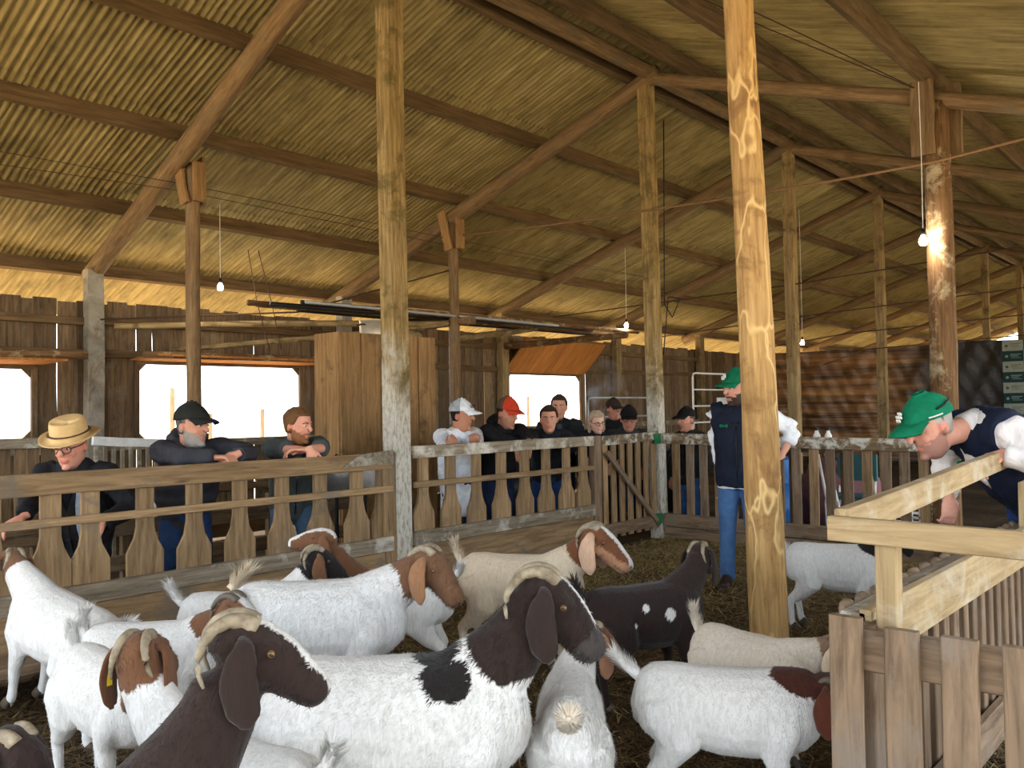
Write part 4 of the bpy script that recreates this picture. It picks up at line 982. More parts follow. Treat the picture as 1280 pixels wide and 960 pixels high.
goat('fluffy white goat seen from behind with a brown horned head', px(712, 818, 3.2), 86, .84, (.47, -.10, .72), (.55, -.62, -.5), dict(head=BROWN, neck=.35, ear=srgb(150, 108, 84), tail=srgb(224, 212, 194)), horns=.8, seed=12, hairs=22000, girth=.86, fluff=1.7, tail=(-.5, 0, .35), vox=.0095)
goat('white goat with a maroon head behind the pen front planks', px(982, 838, 3.06), -16, .82, (.44, 0, .60), (.62, -.1, -.74), dict(head=MAROON, neck=.85, ear=srgb(92, 48, 32), muzzle=None), horns=.5, seed=13, hairs=20000, tail=(-.75, 0, .75), vox=.0095, hornc='horn_dark')
goat('cream white goat eating at the near end of the feeder', px(988, 790, 3.5), -56, .78, (.44, .14, .66), (.72, .40, -.5), dict(body=srgb(218, 206, 188), head=srgb(150, 122, 98), neck=.3, ear=srgb(222, 198, 168)), horns=.5, seed=14, hairs=12000, tail=(-.25, 0, 1), hornc='horn_dark')
goat('white goat with a black head eating at the middle of the feeder', px(1090, 682, 5.64), -22, .84, (.54, .02, .78), (.95, -.05, -.28), dict(head=BLACK, neck=.95), horns=0, seed=15, hairs=8000, tail=(-.35, 0, 1), fluff=1.2)
goat('dark brown horned goat with a yellow ear tag below the plank ledge', px(-62, 985, 2.1), 4, .84, (.45, 0, .80), (.70, -.25, -.66), dict(head=srgb(50, 36, 32), neck=1, patches=[]), horns=.6, seed=16, hairs=4000, tagged=True, hs=1.1)
goat('small brown and white kid goat inside the slatted pen', (-.56, 3.35), 100, .66, (.44, 0, .80), (.7, .2, -.5), dict(body=srgb(150, 126, 100), head=BLACK, neck=.5, blaze=.03), horns=0, seed=17, hairs=3000)
# ------------------------------------------------------------------ people
def skin_mat():
    m = NT('skin', .55, .35); at = m.node('ShaderNodeAttribute', attribute_name='coat'); g = m.noise(m.coords(), 60, 3)
    m.b.inputs['Subsurface Weight'].default_value = .08; m.b.inputs['Subsurface Radius'].default_value = (.02, .008, .004)
    return m.col(m.mix(at.outputs['Color'], (.8, .72, .68, 1), m.ramp(g, [(.4, (.3, .3, .3, 1)), (.6, (0, 0, 0, 1))]), 'MULTIPLY'))
M['skin'] = skin_mat()
_cl = {}
def cloth(c, rough=.85, quilt=False):
    k = (c, quilt)
    if k not in _cl:
        m = NT('cloth %d %d %d' % c, rough, .2); v = m.coords(); g = m.noise(v, 7, 4, .6, 1.2); w_ = m.noise(v, 220, 2)
        cc = srgb(*c); d = tuple(x * .72 for x in cc[:3]) + (1,); u = tuple(min(1, x * 1.15) for x in cc[:3]) + (1,)
        col = m.ramp(g, [(.3, d), (.7, u)])
        if quilt:
            wv = m.node('ShaderNodeTexWave', bands_direction='Z'); wv.inputs['Scale'].default_value = 3.2; wv.inputs['Distortion'].default_value = 1.0; m.l.new(v, wv.inputs['Vector']); m.bump(wv.outputs['Fac'], .5, .02)
        else: m.bump(g, .6, .03)
        _cl[k] = m.col(col)
    return _cl[k]
M['eyewhite'] = plain('eye white', srgb(226, 218, 208), .2, .5); M['iris'] = plain('brown iris', srgb(50, 32, 22), .1, .6); M['glass_frame'] = plain('spectacle frame', srgb(20, 18, 18), .3, .5)
M['shoe'] = plain('dark leather shoe', srgb(46, 34, 28), .5)

def ik(S, W, a, b, pole):
    S, W = Vector(S), Vector(W); d = W - S; L = min(d.length, (a + b) * .995); d = d.normalized(); W = S + d * L
    x = (a * a - b * b + L * L) / (2 * L); hgt = math.sqrt(max(a * a - x * x, 0)); p = Vector(pole); p = (p - d * p.dot(d))
    p = p.normalized() if p.length > 1e-6 else Vector((0, 0, -1)); return S + d * x + p * hgt, W

def rot_to(x, zhint):
    x = Vector(x).normalized(); z = Vector(zhint); y = z.cross(x)
    if y.length < 1e-5: y = Vector((0, 1, 0)).cross(x)
    y.normalize(); z = x.cross(y); return Matrix(((x.x, y.x, z.x), (x.y, y.y, z.y), (x.z, y.z, z.z)))

def hand_shapes(W, d, back, side, curl, k=1.0):
    "palm, four unequal bent fingers and a thumb; side = +1 left hand, -1 right hand"
    R = rot_to(d, back); out = []; Wv = Vector(W)
    T = lambda x, y, z: Wv + R @ Vector((x * k, y * k, z * k))
    out.append(([T(-.03, 0, 0), T(0, 0, 0), T(.03, 0, .002), (T(.065, 0, .002)), T(.092, 0, 0)], [(.024 * k, .019 * k), (.027 * k, .018 * k), (.038 * k, .016 * k), (.042 * k, .014 * k), (.039 * k, .011 * k)], R @ Vector((0, 0, 1)), 12))
    for i, (yo, ln) in enumerate(((-.031, .92), (-.0105, 1.06), (.0105, 1.0), (.030, .78))):
        y = yo * side; p = Vector((.085, y, 0)); a = 0; pts = [p - Vector((.015, 0, 0)), p.copy()]
        for j, sl in enumerate((.043, .027, .022)):
            a += curl * (1.0 + .12 * i) * (1, 1.05, .7)[j]; p = p + Vector((math.cos(a), y * .9 * (.4 if j == 0 else 0), -math.sin(a))) * sl * ln; pts.append(p.copy())
        out.append(([T(*q) for q in pts], [(.0098 * k, .0098 * k), (.0098 * k, .0098 * k), (.0090 * k, .0090 * k), (.0082 * k, .0082 * k), (.0066 * k, .0066 * k)], R @ Vector((0, 1, 0)), 8))
    s_ = -side; pts = [(.012, s_ * .022, -.004), (.035, s_ * .044, -.012), (.060, s_ * .054, -.020 - .012 * curl), (.082, s_ * .052, -.028 - .02 * curl)]
    out.append(([T(*q) for q in pts], [(.013 * k, .013 * k), (.0115 * k, .0115 * k), (.0098 * k, .0098 * k), (.0072 * k, .0072 * k)], R @ Vector((0, 0, 1)), 8))
    return out

def person(label, head, phi, lean, hphi, hpitch, hroll=0.0, s=1.0, skin=(206, 150, 122), top=(30, 30, 34), trousers=(40, 56, 84), lw=None, rw=None, ldir=None, rdir=None, lback=(0, 0, 1), rback=(0, 0, 1), lcurl=.5, rcurl=.5, lpole=None, rpole=None,
           sleeve=1.0, hair=(60, 42, 30), hairstyle='short', cap=None, beard=None, stubble=0, hat=None, glasses=False, bulk=1.0, vest=None, lapel=None, collar=True, hood=False, quilt=False, hs=1.1, lapels=None, jacket_len=.0, inner=None, seed=0, bun=False, cap_text=None, emblem=None, feet=None, cap_logo=False, cap_back=None, neckv=None):
    rz = AZR + math.radians(phi); hr = AZR + math.radians(hphi) - rz
    fw = Vector((math.cos(rz), math.sin(rz), 0)); TL = .50; NK = .135
    # spine in the thing's own frame: hip at (0,0,hz)
    ax = Vector((math.sin(lean), 0, math.cos(lean)))
    nkv = neckv or (NK * (.35 + .6 * math.sin(lean)), NK * (.94 - .62 * math.sin(lean)))
    hipz = head[2] / s - (ax.z * TL + nkv[1]); hx = ax.x * TL + nkv[0]
    base = Vector((head[0], head[1], 0)) - fw * (hx * s)
    t = thing('person', label, 'person', (base.x, base.y, 0), rz=rz); t.scale = (s, s, s)
    MW = pm(t); IM = MW.inverted()
    def sp(u): return Vector((0, 0, hipz)) + Vector((math.sin(lean * (.75 + .25 * u / TL)), 0, math.cos(lean * (.75 + .25 * u / TL)))) * u
    sf = Vector((math.cos(lean), 0, -math.sin(lean)))
    hc = IM @ Vector(head)
    # torso sections
    b = bulk
    def torso(infl, u0=-.10, waist=1.0):
        us = [(u0, .105, .155), (-.02, .118, .168), (.08, .120 * b, .160 * b), (.18, .128 * b, .165 * b), (.28, .130 * b, .178), (.36, .122, .190), (.42, .105, .180), (.465, .082, .135), (.50, .055, .075)]
        return [sp(u) for u, _, _ in us], [(w_ + infl, d_ + infl) for _, d_, w_ in us]
    sh = {sg: sp(.425) + Vector((0, sg * .185, 0)) for sg in (1, -1)}
    arms = {}
    for sg, wv, pole in ((1, lw, lpole), (-1, rw, rpole)):
        S = sh[sg]; W = IM @ Vector(wv) if wv is not None else S + Vector((.06, sg * .05, -.52))
        po = Vector(pole) if pole is not None else Vector((-.5, sg * .8, -.4))
        E, W = ik(S, W, .285, .255, po); arms[sg] = (S, E, W)
    # ---- skin: head, neck, trunk, arms, hands as one surface
    V = []; Fc = []; bones = []
    def addl(pts, rad, up=(0, 0, 1), n=14, sq=1.0, D=None):
        v, f = loft(pts, rad, n, up, sq); k = len(D[0]); D[0].extend(v); D[1].extend([tuple(i + k for i in q) for q in f])
    SK = (V, Fc)
    HM = Matrix.Translation(hc) @ (Matrix.Rotation(hr, 4, 'Z') @ Matrix.Rotation(hpitch, 4, 'Y') @ Matrix.Rotation(hroll, 4, 'X')) @ Matrix.Scale(hs, 4)
    hl = [(-.120, .058, .020, .022), (-.110, .050, .042, .040), (-.090, .034, .062, .053), (-.06, .018, .079, .062), (-.03, .008, .087, .068), (.0, .004, .091, .072), (.03, .0, .095, .0745), (.06, -.004, .095, .074), (.085, -.008, .083, .065), (.105, -.01, .06, .047), (.118, -.01, .028, .022)]
    hup = HM.to_3x3() @ Vector((1, 0, 0))
    addl([HM @ Vector((cx, 0, z)) for z, cx, _, _ in hl], [(w_ * hs, d_ * hs) for _, _, d_, w_ in hl], hup, 20, 1.0, SK)
    def hell(c, r):
        m = MB().ell(c, r, 12, 8); k = len(V); V.extend([tuple(HM @ Vector(p)) for p in m.v]); Fc.extend([tuple(i + k for i in q) for q in m.f])
    hell((.088, 0, .028), (.014, .052, .010)); hell((.060, .037, -.028), (.020, .019, .024)); hell((.060, -.037, -.028), (.020, .019, .024))
    addl([HM @ Vector(p) for p in ((.086, 0, .030), (.098, 0, .008), (.112, 0, -.018), (.112, 0, -.030))], [(.009 * hs, .010 * hs), (.011 * hs, .012 * hs), (.017 * hs, .013 * hs), (.013 * hs, .008 * hs)], hup, 10, 1.0, SK)
    hell((.083, 0, -.061), (.010, .023, .006)); hell((.081, 0, -.072), (.010, .019, .006)); hell((.078, 0, -.104), (.018, .024, .016))
    for sg in (1, -1): hell((-.008, sg * .078, -.006), (.019, .009, .032))
    nb = sp(.46); nt = HM @ Vector((-.022, 0, -.055))
    addl([nb - ax * .05, nb, (nb + nt) / 2, nt], [(.075, .07), (.066, .066), (.060, .062), (.058, .060)], (1, 0, 0), 14, 1.0, SK)
    pts, rad = torso(-.02); addl(pts, rad, (1, 0, 0), 14, 1.1, SK)
    for sg in (1, -1):
        S, E, W = arms[sg]; addl([S, S.lerp(E, .5), E, E.lerp(W, .35), W.lerp(E, .05)], [(.045, .045), (.042, .042), (.038, .038), (.037, .037), (.025, .021)], (0, 0, 1), 10, 1.0, SK)
        dv = ldir if sg == 1 else rdir; bk = lback if sg == 1 else rback
        dv = (IM.to_3x3() @ Vector(dv)) if dv is not None else (W - E); bk = IM.to_3x3() @ Vector(bk) if dv is not None else Vector((0, sg, 0))
        for pts, rad, up, n in hand_shapes(W, dv, bk, sg, lcurl if sg == 1 else rcurl, 1.06): addl(pts, rad, up, n, 1.0, SK)
    co, no, fs = remesh(V, Fc, .0068, 3, .5)
    sc = arr(srgb(*skin)); col = np.tile(sc, (len(co), 1)); q = (np.concatenate([co, np.ones((len(co), 1))], 1) @ np.array(HM.inverted()).T)[:, :3]
    near = np.linalg.norm(q, axis=1) < .17
    nz = wob(co, 60, seed); X, Y, Z = q[:, 0], q[:, 1], q[:, 2]
    k = near & (X > .07) & (np.abs(Y) < .026) & (np.abs(Z + .066) < .012); col[k] = sc * np.array([.88, .66, .62])
    k = near & (X > .05) & (np.abs(Z + .02) < .03) & (np.abs(Y) > .022) & (np.abs(Y) < .06); col[k] = sc * np.array([1.0, .93, .91])
    k = near & (np.abs(Y) > .072) & (X < .02) & (X > -.03); col[k] = sc * np.array([1.0, .8, .76])
    bz = near & (X > -.01) & (Z < -.035 + .012 * nz + .35 * np.maximum(0, .055 - X) - (.0) ) & (Z < .0) & ~((np.abs(Y) < .022) & (np.abs(Z + .066) < .010) & (X > .07)) & ~((Z > -.052) & (np.abs(Y) < .05) & (X > .05) & ~((Z < -.044) & (np.abs(Y) < .03)))
    if beard is not None: col[bz] = arr(srgb(*beard)) * (1 + .2 * nz[bz])[:, None]
    elif stubble: col[bz] = col[bz] * (1 - stubble) + arr(srgb(70, 58, 52)) * stubble
    hb = near & (Z > .0) & (((X < .015) & (Z > .018)) | ((X < -.055) & (Z > -.06)) | (Z > .082)) & (hairstyle != 'bald'); col[hb] = arr(srgb(*hair))
    me = mesh('body', co, fs, True, M['skin']); a = me.attributes.new('coat', 'FLOAT_COLOR', 'POINT'); a.data.foreach_set('color', np.concatenate([np.clip(col, 0, 1), np.ones((len(col), 1))], 1).astype(np.float32).ravel())
    body = link('body', me, None, t, MW)
    def part(name, m, mat, smooth=True, parent=None): return link(name, m.mesh(name, smooth, mat), None, parent or t, MW)
    def hp(m):
        m.v = [tuple(HM @ Vector(p)) for p in m.v]; return m
    # ---- eyes and brows
    for sg in (1, -1):
        e = part('eye', hp(MB().ell((.0815, sg * .031, .010), (.011, .0135, .0085), 10, 7)), M['eyewhite'])
        part('iris', hp(MB().ell((.0905, sg * .031, .009), (.0035, .0055, .0058), 8, 6)), M['iris'], parent=e)
        part('eyebrow', hp(MB().tube([(.097, sg * .012, .024), (.096, sg * .03, .030), (.083, sg * .052, .024)], [.0038, .0046, .0028], 6)), cloth(hair, .9))
    # ---- upper garment
    def garment(name, infl, mat, u0, sleeves, vox=.0105, fold=.009, neckring=True, sd=0):
        G = ([], []); pts, rad = torso(infl, u0); addl(pts, rad, (1, 0, 0), 18, 1.12, G)
        for sg in (1, -1):
            S, E, W = arms[sg]
            if sleeves > 0:
                ins = S + Vector((0, -sg * .06, .0))
                full = [ins, S + (E - S) * .06, S.lerp(E, .5), E.lerp(S, .06), E.lerp(W, .08), E.lerp(W, .5), E.lerp(W, .88), E.lerp(W, .95)]
                rr_ = [.070, .074, .066, .058, .056, .051, .043, .040]
                n = 8 if sleeves >= 1 else (6 if sleeves > .55 else 4)
                addl(full[:n], [(r_ * (.72 + .28 * b) + infl * .55,) * 2 for r_ in rr_[:n]], (0, 0, 1), 12, 1.0, G)
            else: addl([S + Vector((0, -sg * .07, -.0)), S + Vector((0, sg * .012, -.01))], [(.070 + infl, .080 + infl)] * 2, (0, 0, 1), 12, 1.0, G)
        if neckring:
            c0 = sp(.455); addl([c0 - ax * .02, c0 + ax * .02, c0 + ax * .055], [(.092 + infl, .088 + infl), (.080, .078), (.072, .070)], (1, 0, 0), 16, 1.0, G)
        if hood:
            c0 = sp(.45) - sf * .07; addl([c0 + Vector((0, .11, .02)), c0 + Vector((-.045, .06, .05)), c0 + Vector((-.065, 0, .06)), c0 + Vector((-.045, -.06, .05)), c0 + Vector((0, -.11, .02))], [(.045, .05), (.05, .06), (.055, .065), (.05, .06), (.045, .05)], (0, 0, 1), 12, 1.0, G)
        gc, gn, gf = remesh(G[0], G[1], vox, 3, .5)
        gc = gc + gn * (fold * wob(gc, 17, seed + sd) + fold * .6 * wob(gc, 38, seed + sd + 3))[:, None]
        return link(name, mesh(name, gc, gf, True, mat), None, t, MW)
    up = garment('shirt' if vest else 'jacket' if sleeve >= 1 else 'sweatshirt', .014, cloth(top, .8, quilt), -.16 - jacket_len, sleeve)
    if vest: 
        vb = garment('vest', .030, cloth(vest, .8), -.15, 0, neckring=False, sd=9)
    pt = lambda u, y, o: sp(u) + Vector((0, y, 0)) + sf * o      # a point on the chest
    fr = lambda u: np.interp(u, [-.1, -.02, .08, .18, .28, .36, .42, .465], [.105, .118, .12 * b, .128 * b, .13 * b, .122, .105, .082])
    infl = .034 if vest else .018
    zc = cloth((16, 16, 18)) if not vest else cloth((10, 14, 24))
    if collar:                                  # collar wings round the neck opening
        cc = cloth(collar if isinstance(collar, tuple) else top)
        for sg in (1, -1):
            m = MB().tube([pt(.47, sg * .070, -.05), pt(.475, sg * .072, .02), pt(.45, sg * .058, .065), pt(.40, sg * .035, .115), pt(.355, sg * .018, fr(.355) + infl)], [(.030, .012), (.034, .012), (.034, .012), (.026, .011), (.008, .008)], 8, up=(0, 0, 1)); part('collar', m, cc)
    wk = .6 if vest and lean < .3 else 1.0
    if collar:
        nd = nt - nb; part('collar_band', MB().tube([nb + nd * -.1, nb + nd * .12, nb + nd * .36], [(.086, .084), (.079, .079), (.072, .074)], 18, up=(1, 0, 0)), cloth(collar if isinstance(collar, tuple) else top))
    if inner is not None:                       # wedge of shirt or tee in the open neck
        m = MB().tube([pt(.455, 0, .060), pt(.42, 0, .092), pt(.38, 0, fr(.38) + infl - .012), pt(.34, 0, fr(.34) + infl - .014), pt(.30, 0, fr(.30) + infl - .018)] if vest and lean < .3 else [pt(.455, 0, .060), pt(.42, 0, .092), pt(.36, 0, fr(.36) + infl - .006), pt(.29, 0, fr(.29) + infl - .008), pt(.20, 0, fr(.2) + infl - .010)], [(.050 * wk, .02), (.056 * wk, .02), (.042 * wk, .02), (.028 * wk, .018), (.010, .012)], 12, up=tuple(sf)); part('undershirt', m, cloth(inner))
    if lapels is not None:
        for sg in (1, -1):
            m = MB().tube([pt(.44, sg * .075, .065), pt(.37, sg * .082, fr(.37) + .012), pt(.27, sg * .085, fr(.27) + .018), pt(.12, sg * .08, fr(.12) + .024), pt(-.05, sg * .08, fr(-.05) + .026)], [(.028, .008)] * 4 + [(.02, .008)], 8, up=tuple(sf)); part('lapel', m, cloth(lapels))
    if sum(top) < 600 or vest: m = MB().tube([pt(.33, 0, fr(.33) + infl + .002), pt(.2, 0, fr(.2) + infl + .003), pt(.05, 0, fr(.05) + infl + .003), pt(-.08, 0, fr(-.08) + infl + .002)], .004, 6); part('zip', m, M['black'])
    if emblem:
        for sg in (1, -1):
            for i in range(3):
                c_ = pt(.335, sg * .095 + (i - 1) * .022, fr(.335) + infl - .012 + .004 * i); part('emblem', MB().ell(tuple(c_), (.012, .013, .011 if i % 2 else .015), 8, 6), cloth(emblem))
    # ---- trousers and shoes
    G = ([], []); addl([sp(.04), sp(-.04), sp(-.10) - sf * 0, Vector((-.01, 0, hipz - .15))], [(.165 * b, .128 * b), (.172, .132), (.168, .128), (.12, .10)], (1, 0, 0), 16, 1.0, G)
    ft = []
    for sg in (1, -1):
        fx = (-.03, .06)[sg > 0] if feet is None else feet[sg > 0]
        A = Vector((0, sg * .085, hipz - .06)); F0 = Vector((fx - .02, sg * .115, .07)); K = A.lerp(F0, .5) + Vector((.035, 0, 0))
        addl([A, A.lerp(K, .5), K, K.lerp(F0, .5), F0, F0 - Vector((0, 0, .025))], [(.088, .095), (.083, .090), (.068, .072), (.062, .066), (.060, .066), (.060, .066)], (1, 0, 0), 12, 1.0, G); ft.append((fx, sg * .115))
    gc, gn, gf = remesh(G[0], G[1], .013, 3, .5); gc = gc + gn * (.005 * wob(gc, 22, seed + 2))[:, None]
    link('trousers', mesh('trousers', gc, gf, True, cloth(trousers)), None, t, MW)
    for fx, fy in ft:
        m = MB().tube([(fx - .075, fy, .04), (fx - .05, fy, .055), (fx, fy, .06), (fx + .07, fy, .05), (fx + .14, fy, .035), (fx + .185, fy, .028)], [(.03, .038), (.040, .052), (.043, .058), (.046, .046), (.046, .034), (.025, .018)], 12); part('shoe', m, M['shoe'])
    # ---- hair and headgear (all in the head's frame)
    def shell(zlow, infl, thick, nu=36, nv=10, ang=(0, 2 * PI), ztop=.122):
        "cap-shaped shell over the skull; zlow(angle) = lower edge, angle 0 = face"
        zs = [h_[0] for h_ in hl]; m = MB(); grid_ = []
        closed = abs(ang[1] - ang[0] - 2 * PI) < 1e-6; cnt = nu if closed else nu + 1
        for layer in (infl, infl - thick):
            for j in range(nv + 1):
                for i in range(cnt):
                    a = ang[0] + (ang[1] - ang[0]) * i / nu; z0 = zlow(a); u = j / nv; z = z0 + (ztop - z0) * math.sin(u * PI / 2)
                    cx = np.interp(z, zs, [h_[1] for h_ in hl]); d_ = np.interp(z, zs, [h_[2] for h_ in hl]); w_ = np.interp(z, zs, [h_[3] for h_ in hl])
                    dome = math.sqrt(max(0, 1 - ((z - .03) / (ztop - .03)) ** 2)) if z > .03 else 1
                    d_ = max(d_, .098 * dome) if z > .03 else d_; w_ = max(w_, .077 * dome) if z > .03 else w_
                    m.v.append((cx + (d_ + layer * max(dome, .25)) * math.cos(a), (w_ + layer * max(dome, .25)) * math.sin(a), z + layer * (1 - dome * .85)))
        N = (nv + 1) * cnt; w2 = nu
        for j in range(nv):
            for i in range(w2):
                a, b_ = j * cnt + i, j * cnt + (i + 1) % cnt; q = (a, b_, b_ + cnt, a + cnt); m.f.append(q); m.f.append(tuple(N + x for x in reversed(q)))
        for i in range(w2): a, b_ = i, (i + 1) % cnt; m.f.append((a, N + a, N + b_, b_))
        return m
    if hairstyle in ('short', 'long'):
        def zl(a):
            c_ = math.cos(a); 
            if c_ > .55: return .072
            if c_ > -.1: return .012 + .06 * max(0, (c_ - .25) / .3) if c_ > .25 else .012
            return -.045 if hairstyle == 'short' else -.06
        if cap is None and hat is None:
            m = shell(zl, .012, .014); rn = random.Random(seed); m.v = [(x + rn.uniform(-.002, .002), y + rn.uniform(-.002, .002), z + rn.uniform(-.002, .003)) for x, y, z in m.v]; hp(m); part('hair', m, cloth(hair, .7))
        else:
            m = shell(lambda a: (-.045 if math.cos(a) < -.1 else .004), .007, .009, 24, 6, (1.75, 2 * PI - 1.75), .06); hp(m); part('hair', m, cloth(hair, .7))
        if bun:
            for sg in (1, -1): part('hair_lock', hp(MB().tube([(-.03, sg * .075, .02), (-.02, sg * .088, -.04), (-.01, sg * .086, -.10), (0, sg * .075, -.14)], [.014, .02, .018, .006], 8)), cloth(hair, .7))
    if cap is not None:
        tilt = lambda m: m
        front = (cap, cap_back or cap)
        zf = lambda a: .040 + .010 * math.cos(a)
        cp = part('cap', hp(shell(zf, .016, .008, 40, 12, (-1.35, 1.35), .132)), cloth(front[0]))
        part('cap_rear', hp(shell(zf, .0155, .008, 40, 12, (1.35, 2 * PI - 1.35), .132)), cloth(front[1]), parent=cp)
        part('cap_button', hp(MB().ell((-.008, 0, .150), (.008, .008, .005), 8, 6)), cloth(front[0]), parent=cp)
        m = MB(); nu_, nv_ = 14, 6
        for lay in (0, -.006):
            for j in range(nv_ + 1):
                for i in range(nu_ + 1):
                    a = -1.15 + 2.3 * i / nu_; r0 = .097 + .016; L = .078 * math.cos(a * .82) ** .7 if abs(a) < 1.9 else 0; u = j / nv_
                    x = .0 + (r0 - .008) * math.cos(a) + L * u; y = (.078 + .014) * math.sin(a) * (1 - .06 * u); z = zf(a) + .004 - (.020 * abs(math.sin(a)) ** 2 + .016 * u) * u + lay
                    m.v.append((x, y, z))
        N = (nu_ + 1) * (nv_ + 1)
        for j in range(nv_):
            for i in range(nu_):
                a = j * (nu_ + 1) + i; q_ = (a, a + nu_ + 1, a + nu_ + 2, a + 1); m.f.append(q_); m.f.append(tuple(N + x for x in reversed(q_)))
        for i in range(nu_): a = nv_ * (nu_ + 1) + i; m.f.append((a, N + a, N + a + 1, a + 1))
        part('brim', hp(m), cloth(front[0]), parent=cp)
        if cap_text:                            # raised lettering on the front panel
            GL = {'B': [[(-1, -1), (-1, 1), (.5, 1), (.9, .5), (.5, 0), (-1, 0)], [(.5, 0), (1, -.5), (.5, -1), (-1, -1)]], 'O': [[(math.cos(k_ * PI / 6), math.sin(k_ * PI / 6)) for k_ in range(13)]], 'T': [[(-1, 1), (1, 1)], [(0, 1), (0, -1)]]}
            for i, ch_ in enumerate(cap_text):
                a0 = -.42 + i * .30; letter = MB()
                for ln_ in GL[ch_]:
                    letter.tube([((.095 + .0155) * math.cos(a0 + .10 * gx) - .10 * (gz * .011) ** 1 * 4, (.074 + .0155) * math.sin(a0 + .10 * gx), .088 + gz * .012) for gx, gz in ln_], .0026, 6)
                part('letter', hp(letter), M['black'], parent=cp)
            part('cap_patch', hp(MB().ell((.095, .056, .084), (.006, .012, .009), 8, 6)), cloth((190, 60, 34)), parent=cp)
        if cap_logo:
            for k_ in range(7):
                a = k_ * 2 * PI / 6; rr_ = .0 if k_ == 6 else .014; part('cap_emblem', hp(MB().ell((.112 - .01 * math.sin(a) * (k_ < 6), rr_ * math.cos(a), .092 + rr_ * math.sin(a)), (.004, .008, .008), 8, 6)), M['white_paint'], parent=cp)
            for sg in (1, -1): part('cap_stripe', hp(MB().tube([(.045, sg * .090, .060), (.015, sg * .0945, .056), (-.015, sg * .0945, .053)], .0032, 6)), M['white_paint'], parent=cp)
            for sg in (1, -1): part('cap_stripe', hp(MB().tube([(.0, sg * .0935, .080), (-.045, sg * .087, .082), (-.085, sg * .065, .088)], .0045, 6)), M['black'], parent=cp)
    if hat:
        hm_ = plain('straw hat weave', srgb(214, 178, 122), .8); m = MB(); nu_ = 40
        prof = [(0, .135, 0), (.45, .140, .0), (.80, .150, 0), (.95, .142, 0), (1.0, .12, 0), (1.03, .085, 0), (1.06, .058, 0), (1.12, .050, 0), (1.32, .046, 1), (1.5, .047, 1), (1.62, .052, 1), (1.63, .047, 1), (1.5, .041, 1), (1.3, .040, 1), (1.05, .042, 0)]
        for r_, z, br_ in prof:
            for i in range(nu_):
                a = 2 * PI * i / nu_; zz = z - (.030 * max(0, math.cos(a)) if r_ < .9 and z > .12 else 0) + (.022 * math.sin(a) ** 2 - .018 * max(0, math.cos(a)) if br_ else 0) * (r_ - 1.1)
                m.v.append((-.006 + .106 * r_ * math.cos(a) * (1.0 if not br_ else .98), .088 * r_ * math.sin(a) * (1.04 if br_ else 1), zz))
        for j in range(len(prof) - 1):
            for i in range(nu_): m.f.append((j * nu_ + i, j * nu_ + (i + 1) % nu_, (j + 1) * nu_ + (i + 1) % nu_, (j + 1) * nu_ + i))
        ht = part('straw_hat', hp(m), hm_)
        part('hat_band', hp(MB().tube([(-.006 + .1115 * math.cos(a), .0925 * math.sin(a), .073) for a in [i * 2 * PI / 32 for i in range(33)]], [(.014, .004)] * 33, 6, up=(0, 0, 1))), cloth((92, 76, 56)), parent=ht)
    if glasses:
        gl = None
        for sg in (1, -1):
            ring = [(.108 - .012 * abs(math.cos(th)) * (1 if sg * math.cos(th) > 0 else 0), sg * .033 + .0235 * math.cos(th), .006 + .019 * math.sin(th)) for th in [k_ * PI / 8 for k_ in range(17)]]
            part('spectacle_rim', hp(MB().tube(ring, .0028, 6)), M['glass_frame']); part('spectacle_arm', hp(MB().tube([(.100, sg * .057, .012), (.05, sg * .080, .012), (-.005, sg * .083, .012)], .0026, 6)), M['glass_frame'])
        part('spectacle_bridge', hp(MB().tube([(.110, .010, .010), (.113, 0, .013), (.110, -.010, .010)], .0026, 6)), M['glass_frame'])
    return t

def ptx(u, v, X):
    d = CF + CR * ((u - 640) / F_PX) - CU * ((v - 480) / F_PX); return Vector((0, 0, 1.5)) + d * (X / d.x)
def pty(u, v, Y):
    d = CF + CR * ((u - 640) / F_PX) - CU * ((v - 480) / F_PX); return Vector((0, 0, 1.5)) + d * (Y / d.y)
RT = CR.copy(); RT.z = 0; RT.normalize(); TC = Vector((-CF.x, -CF.y, 0)).normalized(); DN = Vector((0, 0, -1)); UPV = Vector((0, 0, 1))

person('man in a straw hat and open black jacket behind the picket fence', ptx(88, 556, -6.05), -88, .20, -92, .30, top=(34, 34, 38), trousers=(26, 26, 30), inner=(22, 22, 24), lapels=(148, 156, 166), hat=True, hair=(120, 110, 100), glasses=True, skin=(214, 150, 126), bulk=1.25, s=1.06, collar=(22, 22, 24), lw=ptx(128, 655, -5.72), rw=ptx(22, 660, -5.72), ldir=TC * .5 + DN * .7 - RT * .2, rdir=TC * .6 - RT * .5 + DN * .3, seed=1, hs=1.16)
person('man in a black cap and padded navy jacket leaning on the fence', ptx(240, 533, -5.86), -60, .38, -22, .05, top=(56, 56, 62), trousers=(40, 62, 98), cap=(38, 38, 34), beard=(150, 142, 134), hair=(90, 84, 80), hood=True, skin=(204, 146, 120), bulk=1.22, s=1.08, quilt=True, inner=(24, 24, 26), lw=ptx(296, 568, -5.44), rw=ptx(272, 572, -5.50), ldir=-RT * .8 + TC * .3 + DN * .45, rdir=RT * .8 + TC * .3, lback=TC * .8 + UPV * .6, lcurl=.75, rcurl=.6, lpole=(.2, .9, -.1), rpole=(.2, -.9, -.25), seed=2, hs=1.14)
